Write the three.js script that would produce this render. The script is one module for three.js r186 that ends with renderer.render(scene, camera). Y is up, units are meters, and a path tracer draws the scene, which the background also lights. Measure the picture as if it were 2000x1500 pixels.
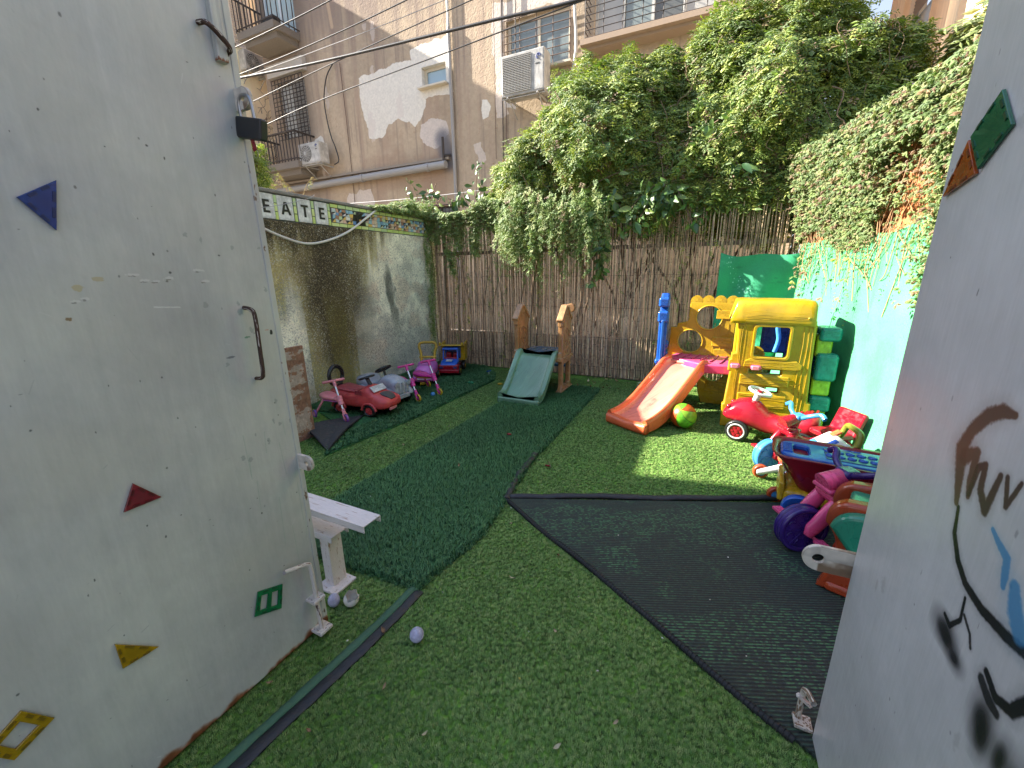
import * as THREE from 'three';
import { RoundedBoxGeometry } from 'three/addons/geometries/RoundedBoxGeometry.js';
import { mergeGeometries, mergeVertices, toCreasedNormals } from 'three/addons/utils/BufferGeometryUtils.js';
import { FontLoader } from 'three/addons/loaders/FontLoader.js';
import { TextGeometry } from 'three/addons/geometries/TextGeometry.js';

/* ---------- camera, sky, sun, exposure ---------- */
const scene = new THREE.Scene();
const R = Math.PI / 180;
const camera = new THREE.PerspectiveCamera(2 * Math.atan(750 / 800) / R, 4 / 3, 0.02, 400);
camera.position.set(0, 1.45, 0);
camera.rotation.set(-15.17 * R, 26 * R, -0.87 * R, 'YXZ');
scene.add(camera);

const SUN = new THREE.Vector3(-1, 0.62, 0.17).normalize();      // towards the sun
const EXPOSURE = 4.9, SUN_I = 5.0, SKY_I = 0.68;
{
  const w = 512, h = 256, d = new Float32Array(w * h * 4);
  for (let j = 0; j < h; j++) for (let i = 0; i < w; i++) {
    const el = ((j + .5) / h - .5) * Math.PI, az = ((i + .5) / w - .5) * 2 * Math.PI;
    const x = Math.cos(el) * Math.cos(az), y = Math.sin(el), z = Math.cos(el) * Math.sin(az);
    const t = Math.pow(Math.max(0, y), .5);
    const c = x * SUN.x + y * SUN.y + z * SUN.z, ray = .58 + .42 * c * c;
    let r = (.72 * (1 - t) + .13 * t) * ray, g = (.73 * (1 - t) + .25 * t) * ray, b = (.76 * (1 - t) + .5 * t) * ray;
    const a = Math.acos(Math.min(1, Math.max(-1, c)));
    const glow = .55 * Math.exp(-a * 2.4) + 1.3 * Math.exp(-a * 9);
    r += glow * 1.0; g += glow * .95; b += glow * .85;
    if (y < 0) { r = .22; g = .2; b = .17; }
    const k = (j * w + i) * 4;
    d[k] = r * SKY_I; d[k + 1] = g * SKY_I; d[k + 2] = b * SKY_I; d[k + 3] = 1;
  }
  const t = new THREE.DataTexture(d, w, h, THREE.RGBAFormat, THREE.FloatType);
  t.mapping = THREE.EquirectangularReflectionMapping; t.magFilter = THREE.LinearFilter; t.needsUpdate = true;
  scene.background = t; scene.environment = t;
}
const sun = new THREE.DirectionalLight(new THREE.Color(1, .93, .82), SUN_I);
sun.position.copy(SUN).multiplyScalar(40); sun.target.position.set(-2, 0, -5);
sun.position.add(sun.target.position);
sun.castShadow = true; sun.shadow.mapSize.set(4096, 4096);
Object.assign(sun.shadow.camera, { left: -22, right: 22, top: 22, bottom: -22, near: 1, far: 90 });
scene.add(sun, sun.target);

const renderer = new THREE.WebGLRenderer({ antialias: true });
renderer.toneMapping = THREE.LinearToneMapping;
renderer.toneMappingExposure = EXPOSURE;
renderer.shadowMap.enabled = true;
renderer.setSize(1024, 768);

/* ---------- helpers ---------- */
function rngOf(s) { return () => { s |= 0; s = s + 0x6D2B79F5 | 0; let t = Math.imul(s ^ s >>> 15, 1 | s); t = t + Math.imul(t ^ t >>> 7, 61 | t) ^ t; return ((t ^ t >>> 14) >>> 0) / 4294967296; }; }
const rnd = rngOf(11);
const rr = (a, b) => a + (b - a) * rnd();
const clamp = (x, a = 0, b = 1) => Math.min(b, Math.max(a, x));
const sstep = (a, b, x) => { const t = clamp((x - a) / (b - a)); return t * t * (3 - 2 * t); };
function hash(x, y) { let h = Math.imul(x | 0, 374761393) + Math.imul(y | 0, 668265263) | 0; h = Math.imul(h ^ h >>> 13, 1274126177); return ((h ^ h >>> 16) >>> 0) / 4294967296; }
function vn(x, y, per = 0) {
  const xi = Math.floor(x), yi = Math.floor(y), fx = x - xi, fy = y - yi;
  const u = fx * fx * (3 - 2 * fx), v = fy * fy * (3 - 2 * fy);
  const m = per ? (k => ((k % per) + per) % per) : (k => k);
  const a = hash(m(xi), m(yi)), b = hash(m(xi + 1), m(yi)), c = hash(m(xi), m(yi + 1)), d = hash(m(xi + 1), m(yi + 1));
  return a + (b - a) * u + (c - a) * v + (a - b - c + d) * u * v;
}
function fbm(x, y, o = 4, per = 0) { let s = 0, a = .5, n = 0; for (let i = 0; i < o; i++) { s += a * vn(x, y, per); n += a; a *= .5; x *= 2; y *= 2; per *= 2; } return s / n; }

class Paint {                                  // a flat sheet of colour laid out in metres
  constructor(u0, v0, u1, v1, ppm) { this.u0 = u0; this.v0 = v0; this.u1 = u1; this.v1 = v1; this.w = Math.min(2048, Math.round((u1 - u0) * ppm)); this.h = Math.min(2048, Math.round((v1 - v0) * ppm)); this.d = new Float32Array(this.w * this.h * 3); }
  each(f) { const { w, h, d } = this; for (let j = 0; j < h; j++) { const v = this.v0 + (j + .5) / h * (this.v1 - this.v0); for (let i = 0; i < w; i++) { const u = this.u0 + (i + .5) / w * (this.u1 - this.u0), k = (j * w + i) * 3; const c = f(u, v, d[k], d[k + 1], d[k + 2]); d[k] = c[0]; d[k + 1] = c[1]; d[k + 2] = c[2]; } } return this; }
  box(a, b, c, e, f) {
    const { w, h, d } = this, su = w / (this.u1 - this.u0), sv = h / (this.v1 - this.v0);
    const i0 = Math.max(0, Math.floor((a - this.u0) * su)), i1 = Math.min(w - 1, Math.ceil((c - this.u0) * su)), j0 = Math.max(0, Math.floor((b - this.v0) * sv)), j1 = Math.min(h - 1, Math.ceil((e - this.v0) * sv));
    for (let j = j0; j <= j1; j++) for (let i = i0; i <= i1; i++) { const u = this.u0 + (i + .5) / su, v = this.v0 + (j + .5) / sv, k = (j * w + i) * 3, r = f(u, v); if (!r) continue; const [col, al] = r; for (let q = 0; q < 3; q++) d[k + q] += (col[q] - d[k + q]) * al; }
    return this;
  }
  spot(cu, cv, ru, rv, col, al = 1, rough = .35, freq = 60, soft = .12) {
    const m = 1.5;
    return this.box(cu - ru * m, cv - rv * m, cu + ru * m, cv + rv * m, (u, v) => { const q = Math.hypot((u - cu) / ru, (v - cv) / rv) + (fbm(u * freq + 7, v * freq + 3, 3) - .5) * 2 * rough; const a = 1 - sstep(1 - soft, 1 + soft, q); return a > 0 ? [col, a * al] : null; });
  }
  stroke(pts, wid, col, al = 1, soft = .3, rough = 0) {
    const ws = pts.map(p => p[2] ?? wid), mw = Math.max(...ws) * 1.8;
    const us = pts.map(p => p[0]), vs = pts.map(p => p[1]);
    return this.box(Math.min(...us) - mw, Math.min(...vs) - mw, Math.max(...us) + mw, Math.max(...vs) + mw, (u, v) => {
      let best = 9;
      for (let i = 0; i + 1 < pts.length; i++) { const [x0, y0] = pts[i], [x1, y1] = pts[i + 1], dx = x1 - x0, dy = y1 - y0, t = clamp(((u - x0) * dx + (v - y0) * dy) / (dx * dx + dy * dy || 1)); const q = Math.hypot(u - x0 - dx * t, v - y0 - dy * t) / (ws[i] + (ws[i + 1] - ws[i]) * t); if (q < best) best = q; }
      if (rough) best += (fbm(u * 220, v * 220, 2) - .5) * rough;
      const a = 1 - sstep(1 - soft, 1 + soft, best); return a > 0 ? [col, a * al] : null;
    });
  }
  tex(repeat) {
    const n = this.w * this.h, o = new Uint8Array(n * 4);
    for (let i = 0; i < n; i++) { o[i * 4] = clamp(this.d[i * 3], 0, 255); o[i * 4 + 1] = clamp(this.d[i * 3 + 1], 0, 255); o[i * 4 + 2] = clamp(this.d[i * 3 + 2], 0, 255); o[i * 4 + 3] = 255; }
    const t = new THREE.DataTexture(o, this.w, this.h); t.colorSpace = THREE.SRGBColorSpace; t.magFilter = THREE.LinearFilter; t.minFilter = THREE.LinearMipmapLinearFilter; t.generateMipmaps = true;
    t.wrapS = t.wrapT = THREE.RepeatWrapping; t.needsUpdate = true; return t;
  }
}
function gray(n, f, linear = true) {           // tileable grey map for bump and roughness
  const o = new Uint8Array(n * n * 4);
  for (let j = 0; j < n; j++) for (let i = 0; i < n; i++) { const v = clamp(f(i / n, j / n)) * 255, k = (j * n + i) * 4; o[k] = o[k + 1] = o[k + 2] = v; o[k + 3] = 255; }
  const t = new THREE.DataTexture(o, n, n); t.magFilter = THREE.LinearFilter; t.minFilter = THREE.LinearMipmapLinearFilter; t.generateMipmaps = true; t.wrapS = t.wrapT = THREE.RepeatWrapping; if (!linear) t.colorSpace = THREE.SRGBColorSpace; t.needsUpdate = true; return t;
}
const rep = (t, a, b = a) => { const c = t.clone(); c.repeat.set(a, b); c.needsUpdate = true; return c; };

const lin = (r, g, b) => new THREE.Color().setRGB(r, g, b);
const grain = gray(256, (u, v) => .5 + (fbm(u * 16, v * 16, 4, 16) - .5) * 1.2);
const scuff = gray(512, (u, v) => { const a = fbm(u * 6, v * 6, 5, 6), s = Math.abs(fbm(u * 40, v * 5, 3, 5) - .5); return .86 + (a - .5) * .35 - (s < .012 ? .1 : 0); }, false);
const scuffR = gray(512, (u, v) => .5 + (fbm(u * 8 + 3, v * 8, 5, 8) - .5) * 1.1);
const plastics = {};
function plastic(r, g, b, rough = .42) {
  const k = [r, g, b, rough].join(); if (plastics[k]) return plastics[k];
  return plastics[k] = new THREE.MeshStandardMaterial({ color: lin(r, g, b), map: scuff, roughness: rough * 1.7, roughnessMap: scuffR, bumpMap: grain, bumpScale: .0004 });
}
function mat(r, g, b, rough = .8, extra = {}) { return new THREE.MeshStandardMaterial({ color: lin(r, g, b), roughness: rough, ...extra }); }

const used = {};
function numbered(n) { const k = used[n] = (used[n] ?? -1) + 1; return k ? n + '_' + String(k).padStart(3, '0') : n; }
function tag(o, label, category, group, kind) { if (label) o.userData.label = label; if (category) o.userData.category = category; if (group) o.userData.group = group; if (kind) o.userData.kind = kind; return o; }
function thing(name, label, category, pos = [0, 0, 0], turn = 0, group) {
  const o = new THREE.Group(); o.name = numbered(name); o.position.set(...pos); o.rotation.y = turn; scene.add(o); return tag(o, label, category, group);
}
function norm(g) { g = g.index ? g.toNonIndexed() : g; for (const k of Object.keys(g.attributes)) if (!['position', 'normal', 'uv'].includes(k)) g.deleteAttribute(k); if (!g.attributes.normal) g.computeVertexNormals(); if (!g.attributes.uv) g.setAttribute('uv', new THREE.BufferAttribute(new Float32Array(g.attributes.position.count * 2), 2)); return g; }
const merge = l => l.length === 1 ? l[0] : mergeGeometries(l.map(norm));
function part(parent, name, geo, m, label) {
  const o = new THREE.Mesh(Array.isArray(geo) ? merge(geo) : geo, m); o.name = parent === scene ? numbered(name) : name; o.castShadow = o.receiveShadow = true; parent.add(o); if (label) o.userData.label = label; return o;
}
function solo(name, geo, m, label, category, group, kind) { return tag(part(scene, name, geo, m), label, category, group, kind); }
const at = (g, x = 0, y = 0, z = 0, rx = 0, ry = 0, rz = 0) => { if (rx) g.rotateX(rx); if (rz) g.rotateZ(rz); if (ry) g.rotateY(ry); return g.translate(x, y, z); };
const box = (w, h, d, x, y, z, rx, ry, rz) => at(new THREE.BoxGeometry(w, h, d), x, y, z, rx, ry, rz);
const rbox = (w, h, d, r, x, y, z, rx, ry, rz) => at(new RoundedBoxGeometry(w, h, d, 2, Math.min(r, w / 2.01, h / 2.01, d / 2.01)), x, y, z, rx, ry, rz);
const cyl = (a, b, h, x, y, z, rx, ry, rz, n = 20) => at(new THREE.CylinderGeometry(a, b, h, n), x, y, z, rx, ry, rz);
const V = (a) => new THREE.Vector3(...a);
const tube = (pts, r, n = 24, m = 8, closed = false) => new THREE.TubeGeometry(new THREE.CatmullRomCurve3(pts.map(V), closed, 'catmullrom', .5), n, r, m, closed);
function rod(a, b, r, n = 10, r2 = r) { const A = V(a), B = V(b), d = B.clone().sub(A), L = d.length(); const g = new THREE.CylinderGeometry(r2, r, L, n); g.applyQuaternion(new THREE.Quaternion().setFromUnitVectors(new THREE.Vector3(0, 1, 0), d.normalize())); return g.translate((A.x + B.x) / 2, (A.y + B.y) / 2, (A.z + B.z) / 2); }
function shapeOf(pts) { const s = new THREE.Shape(); pts.forEach((p, i) => i ? s.lineTo(p[0], p[1]) : s.moveTo(p[0], p[1])); s.closePath(); return s; }
function rrect(x0, y0, x1, y1, r) { const s = new THREE.Path(); s.moveTo(x0 + r, y0); s.lineTo(x1 - r, y0); s.quadraticCurveTo(x1, y0, x1, y0 + r); s.lineTo(x1, y1 - r); s.quadraticCurveTo(x1, y1, x1 - r, y1); s.lineTo(x0 + r, y1); s.quadraticCurveTo(x0, y1, x0, y1 - r); s.lineTo(x0, y0 + r); s.quadraticCurveTo(x0, y0, x0 + r, y0); return s; }
const rshape = (x0, y0, x1, y1, r) => new THREE.Shape(rrect(x0, y0, x1, y1, r).getPoints(6));
function ext(shape, depth, bev = .006, seg = 2, curve = 10) { return new THREE.ExtrudeGeometry(shape, { depth: Math.max(.001, depth - 2 * bev), bevelEnabled: bev > 0, bevelThickness: bev, bevelSize: bev, bevelOffset: -bev, bevelSegments: seg, curveSegments: curve }).translate(0, 0, bev); }
function planar(g, f) { const p = g.attributes.position, uv = new Float32Array(p.count * 2); for (let i = 0; i < p.count; i++) { const r = f(p.getX(i), p.getY(i), p.getZ(i)); uv[i * 2] = r[0]; uv[i * 2 + 1] = r[1]; } g.setAttribute('uv', new THREE.BufferAttribute(uv, 2)); return g; }
const fit = (g, P, f) => planar(g, (x, y, z) => { const [u, v] = f(x, y, z); return [(u - P.u0) / (P.u1 - P.u0), (v - P.v0) / (P.v1 - P.v0)]; });
function loft(rings, capA = true, capB = true) {              // rings: arrays of [x,y,z] of one length
  const n = rings[0].length, pos = [], idx = [];
  for (const r of rings) for (const p of r) pos.push(...p);
  for (let i = 0; i + 1 < rings.length; i++) for (let j = 0; j < n; j++) { const a = i * n + j, b = i * n + (j + 1) % n, c = a + n, d = b + n; idx.push(a, b, c, b, d, c); }
  const cap = (i, flip) => { const c = [0, 0, 0]; for (const p of rings[i]) for (let k = 0; k < 3; k++) c[k] += p[k] / n; const o = pos.length / 3; pos.push(...c); for (let j = 0; j < n; j++) { const a = i * n + j, b = i * n + (j + 1) % n; flip ? idx.push(o, b, a) : idx.push(o, a, b); } };
  if (capA) cap(0, true); if (capB) cap(rings.length - 1, false);
  const g = new THREE.BufferGeometry(); g.setAttribute('position', new THREE.Float32BufferAttribute(pos, 3)); g.setIndex(idx); g.computeVertexNormals();
  return planar(g, (x, y, z) => [x + z * .5, y + z * .5]);
}
function bodyX(secs, n = 24, e = 3) {                         // sections [x, yBottom, yTop, halfWidth, (topHalfWidth)]
  return loft(secs.map(([x, y0, y1, w, wt]) => { const r = []; for (let k = 0; k < n; k++) { const a = k / n * 2 * Math.PI, c = Math.cos(a), s = Math.sin(a), q = Math.pow(Math.abs(c) ** e + Math.abs(s) ** e, -1 / e); const yy = s * q, ww = w + ((wt ?? w) - w) * (yy * .5 + .5); r.push([x, (y0 + y1) / 2 + yy * (y1 - y0) / 2, -c * q * ww]); } return r; }));
}
function wheel(parent, R0, W, x, y, z, tyre, hub, axis = 'z', ry = 0, spokes = 5) {   // wheel (> hub)
  const prof = []; for (let k = 0; k <= 10; k++) { const a = (k / 10 - .5) * Math.PI; prof.push(new THREE.Vector2(R0 - W * .22 + Math.cos(a) * W * .22, Math.sin(a) * W / 2)); }
  prof.unshift(new THREE.Vector2(R0 * .58, -W / 2)); prof.push(new THREE.Vector2(R0 * .58, W / 2), new THREE.Vector2(R0 * .58, -W / 2));
  const t = new THREE.LatheGeometry(prof, 28).rotateX(Math.PI / 2);
  const hg = [cyl(R0 * .585, R0 * .585, W * .8, 0, 0, 0, Math.PI / 2, 0, 0, 24), cyl(R0 * .16, R0 * .16, W * 1.1, 0, 0, 0, Math.PI / 2, 0, 0, 12)];
  for (let k = 0; k < spokes; k++) { const a = k / spokes * 2 * Math.PI; hg.push(cyl(R0 * .1, R0 * .12, W * .95, Math.cos(a) * R0 * .36, Math.sin(a) * R0 * .36, 0, Math.PI / 2, 0, 0, 10)); }
  const o = part(parent, 'wheel', t, tyre); part(o, 'hub', hg, hub); o.position.set(x, y, z); o.rotation.y = (axis === 'x' ? Math.PI / 2 : 0) + ry; return o;
}
function steering(parent, r, t, x, y, z, tilt, m, hubM, ry = 0) {
  const o = part(parent, 'steering_wheel', [at(new THREE.TorusGeometry(r, t, 10, 32), 0, 0, 0, Math.PI / 2), rbox(r * 1.9, t * 1.2, t * 2.2, t * .4, 0, -t * .4, 0), rbox(t * 2.2, t * 1.2, r, t * .4, 0, -t * .4, r * .5)], m);
  part(o, 'horn_button', at(new THREE.SphereGeometry(r * .3, 16, 8).scale(1, .4, 1), 0, 0, 0), hubM); o.position.set(x, y, z); o.rotation.set(0, ry, tilt); return o;
}
function copy(root, pos, turn, label) { const r = root.clone(); r.name = numbered(root.name); r.position.set(...pos); r.rotation.y = turn; r.userData = { ...root.userData }; if (label) r.userData.label = label; scene.add(r); return r; }

/* ---------- the ground ---------- */
const struct = (name, geo, m) => tag(part(scene, name, geo, m), null, null, null, 'structure');
{
  const p = new Paint(0, 0, 4, 4, 128).each((u, v) => { const a = fbm(u * 2, v * 2, 6, 8), b = fbm(u * 30, v * 30, 2, 120); const k = .75 + a * .5 + (b - .5) * .3; return [118 * k, 108 * k, 94 * k]; });
  const g = at(new THREE.PlaneGeometry(300, 300), 0, -.03, 0, -Math.PI / 2);
  struct('ground', planar(g, (x, y, z) => [x / 4, z / 4]), new THREE.MeshStandardMaterial({ map: p.tex(), roughness: .95 }));
}
const turfPaint = (c, s) => new Paint(0, 0, 1, 1, 512).each((u, v) => { const a = fbm(u * 6 + s, v * 6, 3, 6), b = fbm(u * 90, v * 90, 2, 90); const k = .72 + a * .35 + (b - .5) * .9; return [c[0] * k, c[1] * k, c[2] * k]; });
const turfMat = (c, s) => { const p = turfPaint(c, s); return new THREE.MeshStandardMaterial({ map: p.tex(), roughness: .95 }); };
function sheet(name, pts, y, m, thick = .004, sc = 1) {        // a flat mat with thickness, uv in metres
  const g = ext(shapeOf(pts.map(([x, z]) => [x, -z])), thick, 0).rotateX(-Math.PI / 2).translate(0, y - thick, 0);
  return struct(name, planar(g, (x, yy, z) => [x / sc, z / sc]), m);
}
const M = {
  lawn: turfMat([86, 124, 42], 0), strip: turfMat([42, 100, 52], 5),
};
sheet('lawn', [[-4.1, .3], [2.1, .3], [1.9, -5.55], [-4.1, -5.7]], 0, M.lawn, .02);
const stripPts = [[-2.12, -1.3], [-1.68, -1.22], [-1.13, -1.26], [-1.05, -1.75], [-1.1, -2.12], [-1.17, -2.8], [-1.19, -4.95], [-2.06, -4.95], [-2.08, -3.9], [-2.12, -2.2]];
sheet('dark_turf_strip', stripPts, .016, M.strip, .012);
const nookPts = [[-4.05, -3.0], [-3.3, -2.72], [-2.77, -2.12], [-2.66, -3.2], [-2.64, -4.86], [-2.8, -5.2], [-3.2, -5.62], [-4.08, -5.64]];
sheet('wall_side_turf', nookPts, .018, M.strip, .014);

function inside(pts, x, z) { let c = false; for (let i = 0, j = pts.length - 1; i < pts.length; j = i++) { const [a, b] = pts[i], [d, e] = pts[j]; if ((b > z) !== (e > z) && x < (d - a) * (z - b) / (e - b) + a) c = !c; } return c; }
function tuft(n, h, wid, spread, lean, seed) {
  const r = rngOf(seed), pos = [], nor = [];
  for (let k = 0; k < n; k++) {
    const a = r() * 6.283, d = r() * spread, x = Math.cos(a) * d, z = Math.sin(a) * d, b = r() * 6.283, H = h * (.6 + .6 * r()), l = lean * (.3 + r()) * H, w = wid * (.7 + .6 * r());
    const dx = Math.cos(b), dz = Math.sin(b), sx = -dz * w / 2, sz = dx * w / 2;
    const p = [[x - sx, 0, z - sz], [x + sx, 0, z + sz], [x + dx * l * .35 - sx * .9, H * .6, z + dz * l * .35 - sz * .9], [x + dx * l * .35 + sx * .9, H * .6, z + dz * l * .35 + sz * .9], [x + dx * l, H * .95, z + dz * l]];
    for (const t of [[0, 1, 2], [1, 3, 2], [2, 3, 4]]) for (const i of t) { pos.push(...p[i]); nor.push(dx * .35, .9, dz * .35); }
  }
  const g = new THREE.BufferGeometry(); g.setAttribute('position', new THREE.Float32BufferAttribute(pos, 3)); g.setAttribute('normal', new THREE.Float32BufferAttribute(nor, 3)); return g;
}
function grass(name, label, geo, list, cols, rough = .6) {     // list of [x,y,z,scale]
  const m = new THREE.MeshStandardMaterial({ color: 0xffffff, roughness: rough, side: THREE.DoubleSide });
  const o = new THREE.InstancedMesh(geo, m, list.length), q = new THREE.Object3D(), c = new THREE.Color();
  list.forEach(([x, y, z, s, lx = 0, lz = 0], i) => { q.position.set(x, y, z); q.rotation.set(lx, rnd() * 6.283, lz); q.scale.setScalar(s); q.updateMatrix(); o.setMatrixAt(i, q.matrix); const t = cols[rnd() * cols.length | 0], k = rr(.85, 1.15) * (.72 + .56 * fbm(x * 2.1, z * 2.1, 4)); o.setColorAt(i, c.setRGB(t[0] * k, t[1] * k, t[2] * k)); });
  o.name = name; o.castShadow = o.receiveShadow = true; scene.add(o); return tag(o, label, 'artificial grass', null, 'stuff');
}
{
  const matPts = [[-1.11, -2.14], [.49, -2.81], [2.0, -3.3], [2.0, -.2], [.36, -1.25]];
  const L = [];
  const put = (x0, x1, z0, z1, den, ok, y, s0, s1, out = L) => { const n = Math.round((x1 - x0) * (z1 - z0) * den); for (let i = 0; i < n; i++) { const x = rr(x0, x1), z = rr(z0, z1); if (ok(x, z)) out.push([x, y, z, rr(s0, s1)]); } };
  const free = (x, z) => !inside(stripPts, x, z) && !inside(matPts, x, z) && !inside(nookPts, x, z);
  put(-1.7, .6, -2.2, -.25, 15000, free, 0, .8, 1.25);
  put(-1.25, 1.3, -5.5, -2.1, 9000, free, 0, .85, 1.3);
  put(-3.3, -1.9, -5.5, -1.2, 7500, free, 0, .85, 1.3);
  grass('lawn_blades', 'short mid green artificial lawn blades covering most of the yard', tuft(9, .0085, .0015, .0075, 1.0, 3), L, [[.17, .32, .06], [.24, .38, .085], [.12, .24, .05], [.32, .42, .13], [.15, .29, .06]]);
  const S = []; put(-2.15, -1.0, -4.95, -1.2, 11000, (x, z) => inside(stripPts, x, z), .016, .8, 1.3, S);
  // blades hanging over the cut edges of the strip
  for (let e = 0; e < stripPts.length; e++) { const a = stripPts[e], b = stripPts[(e + 1) % stripPts.length], n = Math.hypot(b[0] - a[0], b[1] - a[1]) * 420 | 0; for (let i = 0; i < n; i++) { const t = rnd(); S.push([a[0] + (b[0] - a[0]) * t + rr(-.012, .012), .004, a[1] + (b[1] - a[1]) * t + rr(-.012, .012), rr(.8, 1.35), rr(-.7, .7), rr(-.7, .7)]); } }
  grass('strip_blades', 'longer emerald green blades of the turf runner in front of the small slide', tuft(9, .026, .0019, .01, .8, 5), S, [[.06, .19, .06], [.05, .16, .045], [.085, .24, .08], [.075, .21, .045], [.12, .27, .1]], .5);
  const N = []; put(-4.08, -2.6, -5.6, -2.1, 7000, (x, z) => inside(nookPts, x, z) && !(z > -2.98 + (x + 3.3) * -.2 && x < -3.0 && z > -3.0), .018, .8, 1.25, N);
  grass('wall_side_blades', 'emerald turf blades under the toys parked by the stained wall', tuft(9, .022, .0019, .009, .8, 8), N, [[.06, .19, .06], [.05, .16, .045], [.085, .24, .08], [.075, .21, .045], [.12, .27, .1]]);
}
// turned-up black backing of the loose turf, ribbed
{
  const dir = [Math.cos(-22.7 * R), Math.sin(-22.7 * R)];
  const P = new Paint(0, 0, 1.6, .8, 1000).each((u, v) => { const rib = .5 + .5 * Math.cos(v * 2 * Math.PI * 70), n = fbm(u * 220, v * 700, 2), m = fbm(u * 5, v * 5, 5, 4), f = fbm(u * 90, v * 140, 2); let k = 24 + rib * 30 + (n - .5) * 22; const gr = (.35 + sstep(.42, .6, m)) * sstep(.42, .66, f) * (.3 + rib); const w = sstep(.74, .8, fbm(u * 130 + 5, v * 130, 2)) * 16; return [k * .9 + gr * 16 + w, k * 1.12 + gr * 36 + w, k * 1.02 + gr * 16 + w]; });
  const bump = gray(512, (u, v) => .5 + .42 * Math.cos(v * 2 * Math.PI * 28) + (fbm(u * 60, v * 120, 2, 60) - .5) * .3);
  M.backing = new THREE.MeshStandardMaterial({ map: P.tex(), roughness: .7, bumpMap: bump, bumpScale: .004 });
  const pts = [[-1.1, -2.14], [.5, -2.81], [1.6, -3.25], [2.0, -3.0], [2.0, -.25], [.37, -1.24]];
  const g = ext(shapeOf(pts.map(([x, z]) => [x, -z])), .012, 0).rotateX(-Math.PI / 2).translate(0, .006, 0);
  planar(g, (x, y, z) => { const u = x * dir[0] + z * dir[1], v = -x * dir[1] + z * dir[0]; return [u / 1.6, v / .8]; });
  // bump uses the same uv: 28 ribs per .4 m
  bump.repeat.set(4, 2);
  const o = struct('turned_turf_backing', g, M.backing);
  const roll = M.backing.clone(); roll.map = null; roll.bumpMap = null; roll.color = lin(.012, .013, .014);
  const tp = []; for (let i = 0; i <= 30; i++) { const t = i / 30; tp.push([-1.1 + 1.47 * t, .012 + .003 * Math.sin(t * 19), -2.14 + .9 * t + .008 * Math.sin(t * 9)]); }
  const fold = part(o, 'folded_edge', tube(tp, .013, 60, 8), roll);
  const rib = []; for (let i = 0; i < 110; i++) { const t = i / 110, x = -1.1 + 1.47 * t, z = -2.14 + .9 * t + .008 * Math.sin(t * 9); rib.push(at(new THREE.TorusGeometry(.0135, .0022, 5, 10), x, .012 + .003 * Math.sin(t * 19), z, 0, Math.PI / 2 - .55)); }
  tag(part(fold, 'edge_stitching', rib, roll), null, null, null, 'stuff');
}
// joining tapes between the turf pieces
function tapeStrip(name, pts, w, h, m, wob = .004) {
  const n = 40, L = [], Rr = []; const c = new THREE.CatmullRomCurve3(pts.map(p => new THREE.Vector3(p[0], p[2] ?? .01, p[1])));
  const rings = [];
  for (let i = 0; i <= n; i++) { const p = c.getPoint(i / n), t = c.getTangent(i / n), nx = -t.z, nz = t.x, q = w * (.85 + .3 * fbm(i * .35, 3, 2)), y = p.y + wob * (fbm(i * .5, 9, 2) - .5) * 2; rings.push([[p.x + nx * q, y - h, p.z + nz * q], [p.x + nx * q, y, p.z + nz * q], [p.x, y + h * .5, p.z], [p.x - nx * q, y, p.z - nz * q], [p.x - nx * q, y - h, p.z - nz * q]]); }
  return struct(name, loft(rings), m);
}
{
  const blk = mat(.022, .022, .026, .55, { bumpMap: rep(grain, 3), bumpScale: .003 }), grn = mat(.05, .12, .07, .8, { bumpMap: rep(grain, 3), bumpScale: .003 });
  tapeStrip('seam_tape', [[-1.19, -2.86, .03], [-1.17, -2.66, .034], [-1.165, -2.5, .034], [-1.13, -2.3, .03], [-1.1, -2.13, .024]], .022, .02, blk, .01);
  tapeStrip('seam_tape', [[-1.11, -2.17, .02], [-.6, -2.4, .026], [-.1, -2.6, .028], [.45, -2.84, .03], [1.2, -3.1, .03]], .022, .02, blk, .008);
  tapeStrip('seam_tape', [[-1.115, -1.25, .012], [-1.12, -1.0, .014], [-1.14, -.75, .014], [-1.16, -.5, .013], [-1.19, -.2, .012]], .026, .01, blk, .003);
  tapeStrip('green_seam_tape', [[-1.145, -1.25, .018], [-1.15, -1.0, .022], [-1.172, -.75, .022], [-1.195, -.5, .021], [-1.225, -.2, .02]], .017, .012, grn, .003);
}
// folded-back corner by the rusty board
{
  const rings = []; for (let i = 0; i <= 10; i++) { const t = i / 10; const a = [-3.62 + .05 * t, .03 + .02 * Math.sin(t * 3), -2.98], b = [-2.79, .03, -2.16]; const row = []; for (let j = 0; j <= 8; j++) { const s = j / 8, lift = Math.sin(s * Math.PI) * .03; row.push([-3.5 + (.72 * s) + t * (.28 * (1 - s)), .035 + lift + .012 * Math.sin(t * 5 + s * 4), -2.45 - t * .55 * (1 - s) + s * .3 - .02]); } rings.push(row.concat(row.slice().reverse().map(p => [p[0], p[1] - .008, p[2]]))); }
  const m = mat(.035, .036, .037, .75, { bumpMap: rep(grain, 6), bumpScale: .004 });
  solo('folded_turf_corner', loft(rings), m, 'black underside of a folded turf corner by the rusty board', 'turf');
}

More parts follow.
